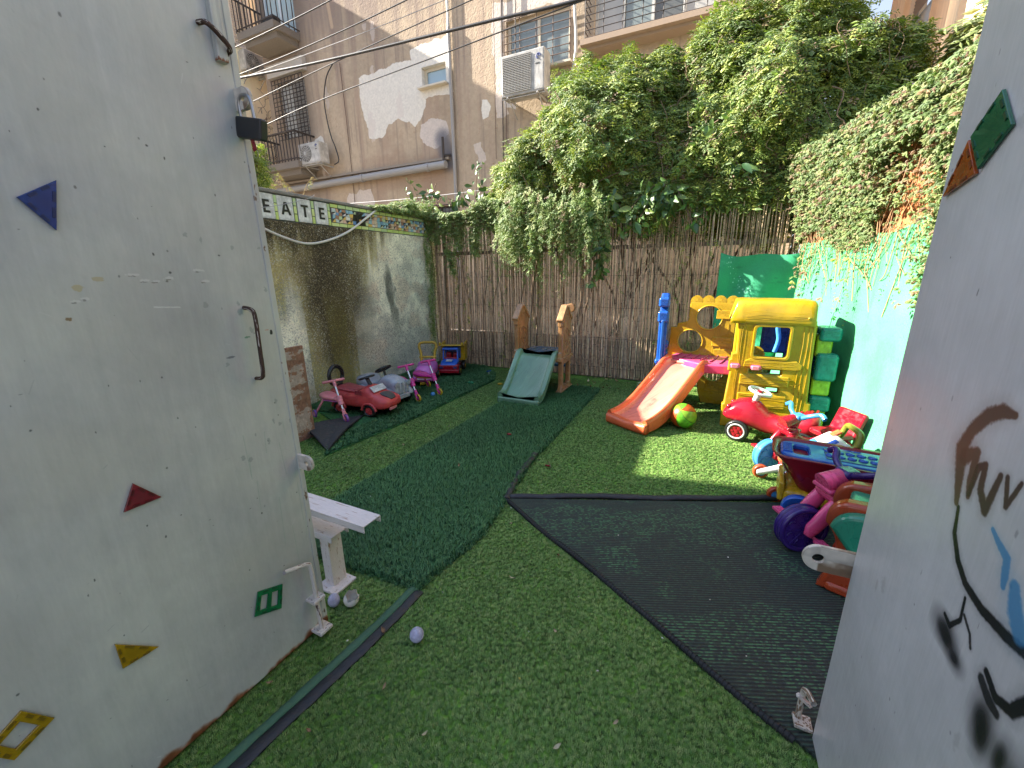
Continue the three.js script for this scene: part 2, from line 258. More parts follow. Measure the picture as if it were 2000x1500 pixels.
/* ---------- left yard wall with the mosaic band ---------- */
const WX = -4.1;
{
  const P = new Paint(-5.8, 0, -2.0, 2.0, 430);
  P.each((z, y) => {
    const nz = fbm(z * 3 + 5, y * 1.6, 5), n2 = fbm(z * 10, y * 6, 4), sp = fbm(z * 95, y * 95, 2), st = fbm(z * 14 + 2, y * .9, 4), blot = fbm(z * 4 + 40, y * 4 + 9, 5);
    let c = [232, 228, 206]; const kk = .86 + n2 * .28; c = c.map(q => q * kk);
    const mix = (col, a) => { a = clamp(a); for (let i = 0; i < 3; i++) c[i] += (col[i] - c[i]) * a; };
    mix([168, 170, 158], sstep(.42, .62, fbm(z * 2.2 + 11, y * 2.6, 5)) * .75);
    mix([200, 178, 156], sstep(.55, .7, blot) * .45);
    // algae: broad olive field, brown-black core, runs downwards
    const edge = (nz - .5) * .9, run = (st - .5) * .75;
    const field = sstep(-4.62 + edge * .35, -4.2 + edge * .5, z) * sstep(.05, .5, y - (z > -3.15 ? 1.05 + (z + 3.15) * -1.1 : z < -3.85 ? .9 + (-3.85 - z) * 1.1 : -.6) + run);
    mix([146, 134, 72], field * .72 * sstep(.38, .58, sp + field * .14));
    const core = sstep(.62, .0, Math.abs(z + 3.58 + (nz - .5) * .4) - (y > 1.1 ? .1 : -.1 + y * .17)) * sstep(.0, .55, y - .05 + run * .6);
    const top = sstep(1.45, 1.95, y + run * .7 + (z < -3.9 ? (z + 3.9) * .55 : 0)) * sstep(-4.9, -4.5, z);
    const dk = Math.max(core * .95, top * .9); mix([60, 52, 34], dk * sstep(.34, .5, sp + dk * .2 + (n2 - .5) * .3)); if (sp > .66 && hash(z * 900 | 0, y * 900 | 0) < .5) mix([206, 196, 160], .55);
    const run2 = sstep(.1, .0, Math.abs(z + 3.6 + (nz - .5) * .15) - .1) * sstep(1.5, .9, y);
    mix([112, 104, 50], run2 * .6 * sstep(.2, .5, sp + .2));
    const r3 = sstep(.09, .0, Math.abs(z + 4.55 + (nz - .5) * .5) - .015) * sstep(.5, 1.2, y) * sstep(1.7, 1.4, y); mix([70, 74, 68], r3 * .7);
    const low = sstep(.34, .02, y + (nz - .5) * .7) * sstep(-5.6, -3.2, z); mix([96, 98, 66], low * .5 * sstep(.3, .55, sp));
    const k = .82 + sp * .36; return c.map(q => q * k * (sp < .3 ? .86 : 1));
  });
  const bump = gray(512, (u, v) => fbm(u * 90, v * 90, 3, 90) * .8 + fbm(u * 20, v * 20, 3, 20) * .3);
  bump.repeat.set(3.8, 2); 
  const m = new THREE.MeshStandardMaterial({ map: P.tex(), roughness: .95, bumpMap: bump, bumpScale: .012 });
  const wall = thing('plastered_wall', 'rough plastered yard wall with dark algae stains below a mosaic band', 'wall', [0, 0, 0]);
  part(wall, 'rendered_face', fit(box(.24, 2.0, 6.2, WX - .12, 1.0, -2.7), P, (x, y, z) => [z, y]), m);
  const cem = mat(.34, .32, .28, .95, { bumpMap: rep(grain, 5), bumpScale: .006 });
  const core = part(wall, 'band_backing', box(.22, .26, 6.2, WX - .125, 2.13, -2.7), mat(.1, .1, .09, .9));
  part(wall, 'coping', rbox(.27, .035, 6.24, .01, WX - .12, 2.2775, -2.7), cem);
  // letter tiles
  const font = await new FontLoader().loadAsync('fonts/droid/droid_sans_bold.typeface.json');
  const white = new THREE.MeshStandardMaterial({ color: lin(.84, .86, .83), roughness: .3, map: scuff }), black = mat(.015, .015, .015, .4);
  const lime = [[.5, .62, .2], [.58, .68, .28], [.45, .58, .3]].map(c => mat(...c, .25)), greyS = mat(.22, .24, .22, .5);
  const zs = [[-2.895, .175, 'E'], [-3.108, .175, 'A'], [-3.335, .165, 'T'], [-3.555, .165, 'E']];
  zs.forEach(([zc, w, ch]) => {
    const t = part(wall, 'letter_tile', rbox(.014, .235, w, .003, WX - .006, 2.132, zc), white, `white tile with black letter ${ch}`);
    const g = new TextGeometry(ch, { font, size: .125, depth: .003, curveSegments: 5, bevelEnabled: false }); g.computeBoundingBox(); const b = g.boundingBox;
    g.translate(-(b.min.x + b.max.x) / 2, -(b.min.y + b.max.y) / 2, 0).rotateY(Math.PI / 2).translate(WX + .0012, 2.13, zc); part(t, 'letter', g, black);
  });
  for (const zc of [-3.002, -3.224, -3.445, -3.66]) { for (let k = 0; k < 3; k++) part(wall, 'tile_strip', box(.012, .072, .032, WX - .008, 2.05 + k * .08, zc), lime[k % 3]); }
  // border tiles and crazy-paving mosaic
  for (let z = -3.74; z > -5.5; z -= .115) for (const y of [2.235, 2.03]) part(wall, 'border_tile', box(.012, .036, .106, WX - .007, y, z), lime[rnd() * 3 | 0]);
  const pal = [[.66, .46, .12], [.6, .34, .22], [.26, .45, .55], [.52, .62, .36], [.68, .66, .62], [.16, .3, .5], [.66, .44, .34], [.5, .56, .54], [.62, .5, .38], [.36, .2, .13]].map(c => mat(...c, .28));
  const rows = 4, cw = .052, pts = [], jit = (i, j) => [(-3.7 - j * cw) + (hash(i * 7 + 1, j) - .5) * .026, 2.053 + i * .0392 + (i > 0 && i < rows ? (hash(i, j * 5 + 3) - .5) * .022 : 0)];
  const vars = [];
  for (let i = 0; i < rows; i++) for (let j = 0; j < 34; j++) {
    const q = [jit(i, j), jit(i, j + 1), jit(i + 1, j + 1), jit(i + 1, j)]; const cx = q.reduce((s, p) => s + p[0], 0) / 4, cy = q.reduce((s, p) => s + p[1], 0) / 4;
    const dark = Math.hypot((cx + 4.12) / .12, (cy - 2.13) / .07) < 1 && hash(i, j) < .8;
    let sh = q.map(p => [-(cx + (p[0] - cx) * .9), cy + (p[1] - cy) * .88]); if (hash(j, i * 3) < .3) sh = sh.slice(0, 3);
    const g = ext(shapeOf(sh), .008 + hash(i, j * 2) * .004, 0).rotateY(Math.PI / 2).translate(WX - .008, 0, 0);
    part(wall, 'mosaic_piece', g, dark ? black : pal[hash(i * 31, j * 17) * pal.length | 0]);
  }
}

/* ---------- right yard wall, with terracotta render ---------- */
const RWa = [.86, -5.62], RWdir = new THREE.Vector2(.47, 2.1).normalize();
const RW = (s, y, off = 0) => [RWa[0] + RWdir.x * s - RWdir.y * off, y, RWa[1] + RWdir.y * s + RWdir.x * off];   // s along the wall from the back corner, off towards the yard
{
  const P = new Paint(0, 0, 6, 2.5, 200).each((u, v) => { const a = fbm(u * 2, v * 2, 5), b = fbm(u * 50, v * 50, 2), s = fbm(u * 9, v * 1.2, 3); const k = .75 + a * .4 + (b - .5) * .35 - sstep(.6, .75, s) * .2; return [196 * k, 122 * k, 74 * k]; });
  const g = box(6.0, 2.42, .22, 3.0, 1.21, -.11); fit(g, P, (x, y, z) => [x, y]);
  g.rotateY(-Math.atan2(RWdir.y, RWdir.x)).translate(RWa[0], 0, RWa[1]);
  const w = thing('terracotta_wall', 'terracotta rendered side wall overgrown with creeper above the green sheet', 'wall');
  part(w, 'rendered_face', g, new THREE.MeshStandardMaterial({ map: P.tex(), roughness: .95, bumpMap: rep(grain, 8, 4), bumpScale: .01 }));
}

/* ---------- reed fence ---------- */
const FZ = -5.6;
{
  const f = thing('reed_fence', 'tall fence of upright brown reeds bound with wire behind the slides', 'fence', [0, 0, FZ]);
  const tones = [[.5, .35, .21], [.42, .29, .17], [.56, .41, .25], [.36, .25, .145], [.5, .37, .23], [.62, .47, .31]].map((c, k) => {
    const P = new Paint(0, 0, .25, 2, 128).each((u, v) => { const n = fbm(u * 60 + k * 9, v * 5, 4), b = fbm(u * 9, v * 40 + k, 2), node = Math.abs(((v * 3.3 + k * .17) % 1) - .5) < .012 ? .55 : 1; const q = (.62 + n * .6 + (b - .5) * .3) * node; return [255 * Math.pow(c[0], 1 / 2.2) * q, 255 * Math.pow(c[1], 1 / 2.2) * q, 255 * Math.pow(c[2], 1 / 2.2) * q]; });
    return new THREE.MeshStandardMaterial({ map: P.tex(), roughness: .75, bumpMap: rep(grain, 1, 8), bumpScale: .002 });
  });
  const geos = [0, 1, 2, 3].map(k => { const h = 2.06 + k * .025, c = new THREE.CatmullRomCurve3([new THREE.Vector3(0, .02, 0), new THREE.Vector3(.006 * (k - 1.5), h * .4, .004), new THREE.Vector3(-.005 * (k - 2), h * .7, -.003), new THREE.Vector3(.004, h, 0)]); return new THREE.TubeGeometry(c, 6, 1, 6).clone(); });
  geos.forEach((g, k) => { const h = 2.06 + k * .025, p = g.attributes.position; const c = [0, .006 * (k - 1.5), -.005 * (k - 2), .004]; const n = 7, pos = []; const N = 6; const pp = []; for (let i = 0; i < n; i++) { const t = i / (n - 1), y = .02 + (h - .02) * t, cx = .006 * Math.sin(t * 5 + k * 2), cz = .004 * Math.cos(t * 4 + k); const rad = .0078 * (1.06 - .2 * t); const ring = []; for (let j = 0; j < N; j++) { const a = j / N * 2 * Math.PI; ring.push([cx + Math.cos(a) * rad, y, cz + Math.sin(a) * rad]); } pp.push(ring); } geos[k] = planar(loft(pp), (x, y, z) => [x * 4 + .5, y / 2]); });
  const n = 288, W = 5.0;
  for (let i = 0; i < n; i++) {
    const o = part(f, 'reed', geos[i * 7 % 4], tones[rnd() * 6 | 0]);
    const s = rr(.75, 1.12); o.scale.set(s, rr(.97, 1.03), s); o.position.set(-4.06 + (i + .5) / n * W + rr(-.003, .003), 0, rr(-.006, .006)); o.rotation.set(rr(-.006, .006), rnd() * 6.28, rr(-.008, .008));
  }
  const wire = mat(.05, .045, .04, .6, { metalness: .5 });
  for (const y of [.15, .565, .98, 1.4, 1.85]) { const p = []; for (let i = 0; i <= 30; i++) p.push([-4.06 + i / 30 * W, y + .006 * Math.sin(i * 1.3), .012]); part(f, 'binding_wire', tube(p, .0016, 60, 5), wire); }
  const bk = []; for (let i = 0; i < 4; i++) { const P = cyl(.028, .028, 2.1, -3.9 + i * 1.6, 1.05, -.05, 0, 0, 0, 10); part(f, 'post', P, mat(.16, .12, .08, .8)); }
  part(f, 'rail', box(W, .05, .03, -1.56, 1.75, -.03), mat(.16, .12, .08, .8)); part(f, 'rail', box(W, .05, .03, -1.56, .5, -.03), mat(.16, .12, .08, .8));
}
{ // low masonry wall just behind the reeds
  const P = new Paint(0, 0, 6, 1, 128).each((u, v) => { const k = .7 + fbm(u * 4, v * 4, 5) * .5; return [140 * k, 128 * k, 116 * k]; });
  solo('low_wall', fit(box(7.2, .52, .2, -1.0, .26, FZ - .32), P, (x, y) => [x + 5, y]), new THREE.MeshStandardMaterial({ map: P.tex(), roughness: .95 }), 'low grey masonry wall seen through gaps at the foot of the reed fence', 'wall');
}

/* ---------- cloth: tarpaulin on the fence, sheet on the right wall ---------- */
function cloth(rows, cols, f, thick = .002) {                  // f(s,t) -> [x,y,z]
  const pos = [], uv = [], idx = [];
  for (let i = 0; i <= rows; i++) for (let j = 0; j <= cols; j++) { const p = f(j / cols, i / rows); pos.push(...p); uv.push(j / cols, i / rows); }
  for (let i = 0; i < rows; i++) for (let j = 0; j < cols; j++) { const a = i * (cols + 1) + j, b = a + 1, c = a + cols + 1, d = c + 1; idx.push(a, b, c, b, d, c); }
  const g = new THREE.BufferGeometry(); g.setAttribute('position', new THREE.Float32BufferAttribute(pos, 3)); g.setAttribute('uv', new THREE.Float32BufferAttribute(uv, 2)); g.setIndex(idx); g.computeVertexNormals();
  return g;
}
{
  const P = new Paint(0, 0, 1, 1, 512).each((u, v) => { const n = fbm(u * 5, v * 5, 5), w = fbm(u * 160, v * 160, 2); const k = .88 + n * .2 + (w - .5) * .12; return [52 * k, 158 * k, 112 * k]; });
  for (let i = 0; i < 46; i++) { const t = rnd(), u = .1 + t * .5 + rr(-.05, .05), v = .95 - t * .5 + rr(-.06, .06); P.spot(u, v, rr(.003, .012), rr(.003, .009), [150, 215, 190], .8, .4, 40); }
  for (let i = 0; i < 30; i++) P.spot(rnd(), rnd(), rr(.01, .04), rr(.002, .01), [40, 120, 90], .5, .5, 30, .3);
  M.tarp = new THREE.MeshStandardMaterial({ map: P.tex(), roughness: .75, side: THREE.DoubleSide });
  const g = cloth(40, 56, (s, t) => { const sag = .045 * Math.sin(s * Math.PI) + .02 * Math.sin(s * 9), fold = .03 * Math.sin(s * 12 + t * 3) * (1 - t * .5) + .02 * Math.sin((s + (1 - t)) * 9) + .012 * (fbm(s * 8, t * 6, 3) - .5); return [0.02 + s * .82, .35 + t * 1.29 - sag * t, FZ + .06 + fold + .02]; });
  solo('green_tarpaulin', g, M.tarp, 'dark green tarpaulin hung on the reed fence behind the yellow playhouse', 'tarpaulin');
}
{
  const P = new Paint(0, 0, 3.4, 1.8, 300).each((u, v) => { const n = fbm(u * 2.5, v * 2.5, 5), w = fbm(u * 90, v * 90, 2), st = fbm(u * 12, v * 1.3, 3); const k = .9 + (n - .5) * .3 + (w - .5) * .1 - sstep(.6, .8, st) * .08; return [84 * k, 182 * k, 124 * k]; });
  for (let i = 0; i < 20; i++) P.spot(rr(.2, 3.2), rr(.1, 1.7), rr(.01, .05), rr(.01, .04), [110, 150, 120], .35, .6, 30, .4);
  const g = cloth(60, 110, (s, t) => {
    const u = s * 3.2, y = .01 + t * 1.74 - .05 * Math.sin(s * 17) * t, b = 1 - t;
    const wr = fbm(u * 5 + t * 2, t * 5 - u, 4), pleat = .03 * Math.sin(u * 5 + t * 1.5) * (.3 + b) + .022 * Math.sin(u * 13 + t * 3) * b + .03 * (fbm(u * 3, t * 4, 4) - .5) + .03 * Math.abs(wr - .5);
    const swing = sstep(1.35, 2.4, u) * (.05 + .1 * b), kick = b * b * .16 * (.5 + .5 * Math.sin(u * 3.1 + 1));
    return RW(u, y, .05 + pleat + swing + kick);
  });
  solo('green_sheet', g, new THREE.MeshStandardMaterial({ map: P.tex(), roughness: .7, side: THREE.DoubleSide, bumpMap: rep(grain, 40, 22), bumpScale: .002 }), 'pale mint green sheet draped down the right side wall', 'sheet');
}

/* ---------- apartment building behind ---------- */
const BZ = -9;
const steel = mat(.06, .05, .045, .6, { metalness: .4 }), rustBar = mat(.11, .07, .05, .8), cream = mat(.62, .55, .43, .6), whitePlastic = new THREE.MeshStandardMaterial({ color: lin(.66, .66, .62), roughness: .45, map: scuff });
const glassGrey = new THREE.MeshPhysicalMaterial({ color: lin(.2, .24, .24), roughness: .22, clearcoat: .6, clearcoatRoughness: .08 });
const glassBlue = new THREE.MeshPhysicalMaterial({ color: lin(.28, .4, .46), roughness: .2, clearcoat: .6, clearcoatRoughness: .08 });
const facade = thing('apartment_building', 'weathered beige apartment block with white primer patches and barred windows', 'building', [0, 0, 0]);
{
  const X0 = -11.9, X1 = 1.12, H = 10.5, P = new Paint(X0, 1.5, X1, 10.5, 125);
  P.each((x, y) => {
    const n = fbm(x * .5 + 3, y * .6, 5), f = fbm(x * 18, y * 18, 3), st = fbm(x * 5 + 8, y * .35, 4), st2 = fbm(x * 14, y * .8, 3), cr = Math.abs(fbm(x * 2.4 + 20, y * 2.4, 5) - .5);
    let k = .93 + (n - .5) * .22 + (f - .5) * .1; let c = [190 * k, 170 * k, 145 * k];
    const mix = (q, a) => { a = clamp(a); for (let i = 0; i < 3; i++) c[i] += (q[i] - c[i]) * a; };
    mix([164, 140, 122], sstep(.52, .72, st) * .5); mix([120, 106, 98], sstep(.6, .78, st2) * .35);
    const soot = sstep(6.2, 8.2, y + (st - .5) * 3) * sstep(-5.2, -7, x); mix([132, 116, 106], soot * .75);
    mix([128, 114, 102], sstep(-9.4, -10.4, x + (n - .5) * 1.4) * .7);
    mix([150, 124, 104], sstep(5.4, 4.5, y + (n - .5) * 1.2) * sstep(-10.5, -6.2, x) * sstep(-5.6, -6.2, x) * .55 * sstep(.4, .6, fbm(x * 1.3, y * 1.3 + 7, 5)));
    if (cr < .002) mix([150, 120, 98], .5);
    return c;
  });
  const W = [226, 220, 208], W2 = [212, 200, 190];
  const patch = (pts, col, al, jag = .06) => { const xs = pts.map(p => p[0]), ys = pts.map(p => p[1]); P.box(Math.min(...xs) - .2, Math.min(...ys) - .2, Math.max(...xs) + .2, Math.max(...ys) + .2, (x, y) => { const jx = x + (fbm(x * 3, y * 3, 5) - .5) * jag * 4, jy = y + (fbm(x * 3 + 30, y * 3, 5) - .5) * jag * 4; if (!inside(pts, jx, jy)) return null; const b = fbm(x * 30, y * 30, 3); return [[col[0] * (.93 + b * .12), col[1] * (.93 + b * .12), col[2] * (.93 + b * .12)], al]; }); };
  patch([[-8.45, 6.2], [-7.6, 6.22], [-6.85, 6.25], [-6.85, 6.45], [-5.78, 6.5], [-5.78, 5.38], [-6.55, 5.42], [-6.62, 5.1], [-6.9, 4.82], [-7.3, 5.05], [-7.7, 5.0], [-7.9, 4.72], [-8.3, 4.78], [-8.5, 5.5]], W, .95);
  patch([[-6.7, 4.85], [-6.4, 4.95], [-6.0, 4.9], [-5.95, 4.55], [-6.2, 4.35], [-6.6, 4.4], [-6.75, 4.6]], W2, .85);
  patch([[-5.03, 5.12], [-4.9, 5.1], [-4.8, 4.95], [-4.85, 4.78], [-5, 4.75], [-5.06, 4.95]], W, .95, .02);
  patch([[-10.3, 5.05], [-10.05, 5.1], [-9.95, 4.9], [-10.0, 4.6], [-10.25, 4.62]], W, .9);
  patch([[-4.7, 6.75], [-3.0, 6.9], [-2.95, 6.45], [-4.48, 6.48], [-4.46, 5.3], [-4.4, 4.75], [-4.6, 4.75], [-4.72, 5.4]], W2, .8);
  patch([[-4.5, 5.35], [-4.2, 5.35], [-4.2, 4.8], [-4.45, 4.9]], [224, 222, 222], .7);
  patch([[-9.3, 3.6], [-8.4, 3.62], [-8.3, 2.6], [-9.4, 2.5]], W2, .8);
  patch([[-5.3, 4.3], [-5.05, 4.35], [-5.0, 3.9], [-5.2, 3.8]], W2, .7);
  for (let i = 0; i < 10; i++) P.spot(rr(-11, -6), rr(3.8, 8), rr(.03, .12), rr(.05, .3), W2, .5, .7, 12);
  P.stroke([[-6.1, 4.5], [-5.95, 4.0]], .2, [96, 96, 104], .75, .6, .5);
  P.stroke([[-9.35, 8.9], [-9.3, 8.2], [-9.2, 7.4]], .05, [196, 170, 140], .7, .4, .6);
  const sh = shapeOf([[X0, 0], [X1, 0], [X1, H], [X0, H]]);
  const holes = [[-4.4, 5.43, -3.02, 6.4], [-2.55, 5.6, -.45, 7.4], [-6.58, 5.6, -5.92, 6.02], [-11.45, 5.2, -10.4, 6.55], [-11.7, 7.55, -10.45, 9.8], [-8.1, 8.05, -7.1, 9.4], [-6.72, 2.5, -5.9, 3.05]];
  for (const [a, b, c, d] of holes) sh.holes.push(new THREE.Path([new THREE.Vector2(a, b), new THREE.Vector2(a, d), new THREE.Vector2(c, d), new THREE.Vector2(c, b)]));
  const wm = new THREE.MeshStandardMaterial({ map: P.tex(), roughness: .95, bumpMap: rep(grain, 30, 20), bumpScale: .004 });
  part(facade, 'wall', fit(ext(sh, .3, 0).translate(0, 0, BZ - .3), P, (x, y) => [x, y]), wm);
  const beige = mat(.5, .37, .27, .95);
  part(facade, 'side_wall', [box(.3, H, 9, X1 - .15, H / 2, BZ - 4.8), box(.3, H, 9, X0 + .15, H / 2, BZ - 4.8)], beige);
  part(facade, 'rear_wall', box(X1 - X0, H, .3, (X0 + X1) / 2, H / 2, BZ - 9.45), beige);
  part(facade, 'roof', box(X1 - X0 + .4, .25, 9.9, (X0 + X1) / 2, H + .125, BZ - 4.7), beige);
  part(facade, 'floor_slab', [box(X1 - X0 - .62, .2, 8.9, (X0 + X1) / 2, 4.4, BZ - 4.8), box(X1 - X0 - .62, .2, 8.9, (X0 + X1) / 2, 7.44, BZ - 4.8)], beige);
  part(facade, 'room_partition', box(X1 - X0 - .7, H - .4, .1, (X0 + X1) / 2, H / 2, BZ - 1.2), mat(.3, .28, .25, .95));
  const win = (a, b, c, d, panes, gm, fm, dz = -.14, fw = .06) => {
    const w = part(facade, 'window', [box(fw, d - b, .06, a + fw / 2, (b + d) / 2, BZ + dz), box(fw, d - b, .06, c - fw / 2, (b + d) / 2, BZ + dz), box(c - a - 2 * fw, fw, .06, (a + c) / 2, b + fw / 2, BZ + dz), box(c - a - 2 * fw, fw, .06, (a + c) / 2, d - fw / 2, BZ + dz), ...Array.from({ length: panes - 1 }, (_, i) => box(fw, d - b - 2 * fw, .06, a + (c - a) * (i + 1) / panes, (b + d) / 2, BZ + dz))], fm);
    for (let i = 0; i < panes; i++) { const p0 = a + fw + (c - a - fw) * i / panes, p1 = p0 + (c - a - fw) / panes - fw; part(w, 'pane', box(p1 - p0, d - b - 2 * fw, .012, (p0 + p1) / 2, (b + d) / 2, BZ + dz), gm[i % gm.length]); }
    return w;
  };
  const grille = (a, b, c, d, nv, nh, z, m, r = .009) => { const g = []; for (let i = 0; i <= nv; i++) g.push(rod([a + (c - a) * i / nv, b, z], [a + (c - a) * i / nv, d, z], r, 5)); for (let i = 0; i <= nh; i++) g.push(rod([a, b + (d - b) * i / nh, z + .012], [c, b + (d - b) * i / nh, z + .012], r, 5)); return g; };
  const pale = mat(.42, .42, .4, .5), dk = mat(.12, .13, .13, .3);
  win(-4.4, 5.43, -3.02, 6.4, 2, [glassGrey], cream, -.12); part(facade, 'window_sill', box(1.5, .04, .2, -3.71, 5.405, BZ + .06), cream);
  part(facade, 'window_grille', grille(-4.42, 5.45, -3.0, 6.38, 4, 7, BZ + .06, rustBar), rustBar);
  // barred bay window with curtains and ledge
  const w2 = win(-2.55, 5.6, -.45, 7.4, 4, [pale, glassGrey, dk, pale], whitePlastic, -.1, .05);
  const cur = cloth(6, 60, (s, t) => [-2.4 + s * 1.1, 5.7 + t * 1.6, BZ - .3 + .04 * Math.sin(s * 46)]); part(w2, 'curtain', cur, new THREE.MeshStandardMaterial({ color: lin(.62, .56, .48), roughness: .9, side: THREE.DoubleSide }));
  part(facade, 'window_ledge', [box(2.9, .09, .42, -1.25, 5.52, BZ + .19), box(2.9, .05, .3, -1.25, 5.45, BZ + .14)], mat(.36, .27, .2, .95));
  part(facade, 'window_grille', [...grille(-2.62, 5.58, .1, 7.4, 8, 16, BZ + .36, steel, .008), ...[-2.62].flatMap(x => Array.from({ length: 17 }, (_, i) => rod([x, 5.58 + 1.82 * i / 16, BZ], [x, 5.58 + 1.82 * i / 16, BZ + .36], .008, 5)))], steel);
  win(-6.58, 5.6, -5.92, 6.02, 1, [glassBlue], cream, -.14, .07); part(facade, 'window_sill', box(.78, .035, .18, -6.25, 5.58, BZ + .05), cream);
  win(-8.1, 8.05, -7.1, 9.4, 2, [dk], cream, -.14);
  win(-6.72, 2.5, -5.9, 3.05, 2, [dk], steel, -.14, .03);
  part(facade, 'window_grille', grille(-6.75, 2.48, -5.87, 3.07, 7, 4, BZ + .02, steel, .008), steel);
  // shuttered window with cage
  const w3 = win(-11.45, 5.2, -10.4, 6.55, 2, [pale, dk], mat(.3, .28, .26, .7), -.1, .06);
  { const s = []; for (let i = 0; i < 18; i++) s.push(box(.46, .05, .012, -10.68, 5.28 + i * .07, BZ - .04, .5)); part(w3, 'shutter', s, mat(.26, .25, .24, .7)); }
  part(facade, 'window_grille', [...grille(-11.55, 5.15, -10.33, 6.6, 9, 14, BZ + .12, steel, .011)], steel);
  part(facade, 'lintel', box(1.4, .3, .14, -10.95, 6.82, BZ + .07), mat(.42, .39, .35, .95));
  const bal = (a, c, y, d, h, slab, nb) => {
    const b = part(facade, 'balcony', [box(c - a, .16, d, (a + c) / 2, y - .08, BZ + d / 2), box(c - a - .16, .14, d - .16, (a + c) / 2, y - .23, BZ + d / 2 - .05)], slab);
    const g = [rod([a, y + h, BZ + d], [c, y + h, BZ + d], .026, 6), rod([a, y + .06, BZ + d], [c, y + .06, BZ + d], .016, 6), rod([a, y + h, BZ], [a, y + h, BZ + d], .026, 6), rod([c, y + h, BZ], [c, y + h, BZ + d], .026, 6), rod([a, y + .06, BZ], [a, y + .06, BZ + d], .016, 6), rod([c, y + .06, BZ], [c, y + .06, BZ + d], .016, 6)];
    for (let i = 0; i <= nb; i++) g.push(rod([a + (c - a) * i / nb, y, BZ + d], [a + (c - a) * i / nb, y + h, BZ + d], .013, 5));
    for (let i = 1; i < 5; i++) for (const x of [a, c]) g.push(rod([x, y, BZ + d * i / 5], [x, y + h, BZ + d * i / 5], .013, 5));
    part(b, 'railing', g, steel);
  };
  const slab = mat(.3, .26, .22, .95, { bumpMap: rep(grain, 3), bumpScale: .02 });
  bal(-11.75, -10.3, 4.42, .62, .7, slab, 12); bal(-11.75, -10.35, 7.5, .75, .75, slab, 11);
  const door = part(facade, 'balcony_door', [box(1.2, .08, .06, -11.07, 9.7, BZ - .12), box(.07, 2.2, .06, -11.66, 8.65, BZ - .12), box(.07, 2.2, .06, -10.49, 8.65, BZ - .12), box(.06, 2.1, .06, -11.07, 8.65, BZ - .12)], mat(.55, .6, .62, .6)); part(door, 'pane', [box(.52, 2.1, .012, -11.36, 8.65, BZ - .12), box(.52, 2.1, .012, -10.78, 8.65, BZ - .12)], glassBlue);
  part(facade, 'planter', rbox(.5, .2, .25, .06, -10.75, 7.62, BZ + .5), mat(.02, .02, .02, .6));
  // pipes
  const pipeM = mat(.3, .29, .28, .5), drop = [];
  part(facade, 'drain_pipe', [rod([-11.85, 3.86, BZ + .14], [-5.95, 3.92, BZ + .14], .085, 14), rod([-6.5, 3.91, BZ + .14], [-6.42, 3.911, BZ + .14], .098, 14), rod([-8.6, 3.89, BZ + .14], [-8.52, 3.89, BZ + .14], .098, 14), rod([-10.6, 3.87, BZ + .14], [-10.52, 3.87, BZ + .14], .098, 14)], pipeM);
  part(facade, 'drip_ledge', box(6, .05, .1, -8.9, 4.06, BZ + .05), mat(.3, .25, .2, .95));
  part(facade, 'down_pipe', [rod([-5.77, 0, BZ + .05], [-5.77, 6.6, BZ + .05], .04, 10)], pipeM); part(facade, 'conduit', rod([-5.77, 6.6, BZ + .04], [-5.76, 10.4, BZ + .04], .028, 8), whitePlastic);
  part(facade, 'vent_pipe', [rod([-6.02, 3.95, BZ + .12], [-6.02, 4.5, BZ + .12], .03, 8), rod([-6.02, 4.12, BZ + .12], [-5.85, 4.12, BZ + .06], .03, 8)], steel);
  part(facade, 'conduit', tube([[-2.95, 7.2, BZ + .05], [-2.93, 6.4, BZ + .06], [-2.88, 5.6, BZ + .06], [-2.98, 5.1, BZ + .07], [-3.1, 4.6, BZ + .06]], .03, 24, 8), whitePlastic);
  for (const [x, y0, y1, r] of [[-4.52, 3.6, 10, .012], [-4.44, 3.7, 5.1, .008], [-4.7, 3.9, 10, .006], [-9.05, 3.2, 6.6, .008], [-4.2, 5.5, 9, .012]]) part(facade, 'wall_cable', tube([[x, y1, BZ + .03], [x + .03, (y0 + y1) / 2 + .4, BZ + .03], [x + .02, y0, BZ + .03]], r, 16, 5), r > .01 ? steel : rustBar);
  part(facade, 'insulated_hose', tube([[-9.25, 6.62, BZ + .05], [-9.5, 6.35, BZ + .08], [-9.68, 5.9, BZ + .07], [-9.66, 5.4, BZ + .07], [-9.58, 5.0, BZ + .07], [-9.45, 4.75, BZ + .1], [-9.35, 4.4, BZ + .12], [-9.45, 4.3, BZ + .2]], .014, 40, 8), mat(.03, .03, .03, .7));
}
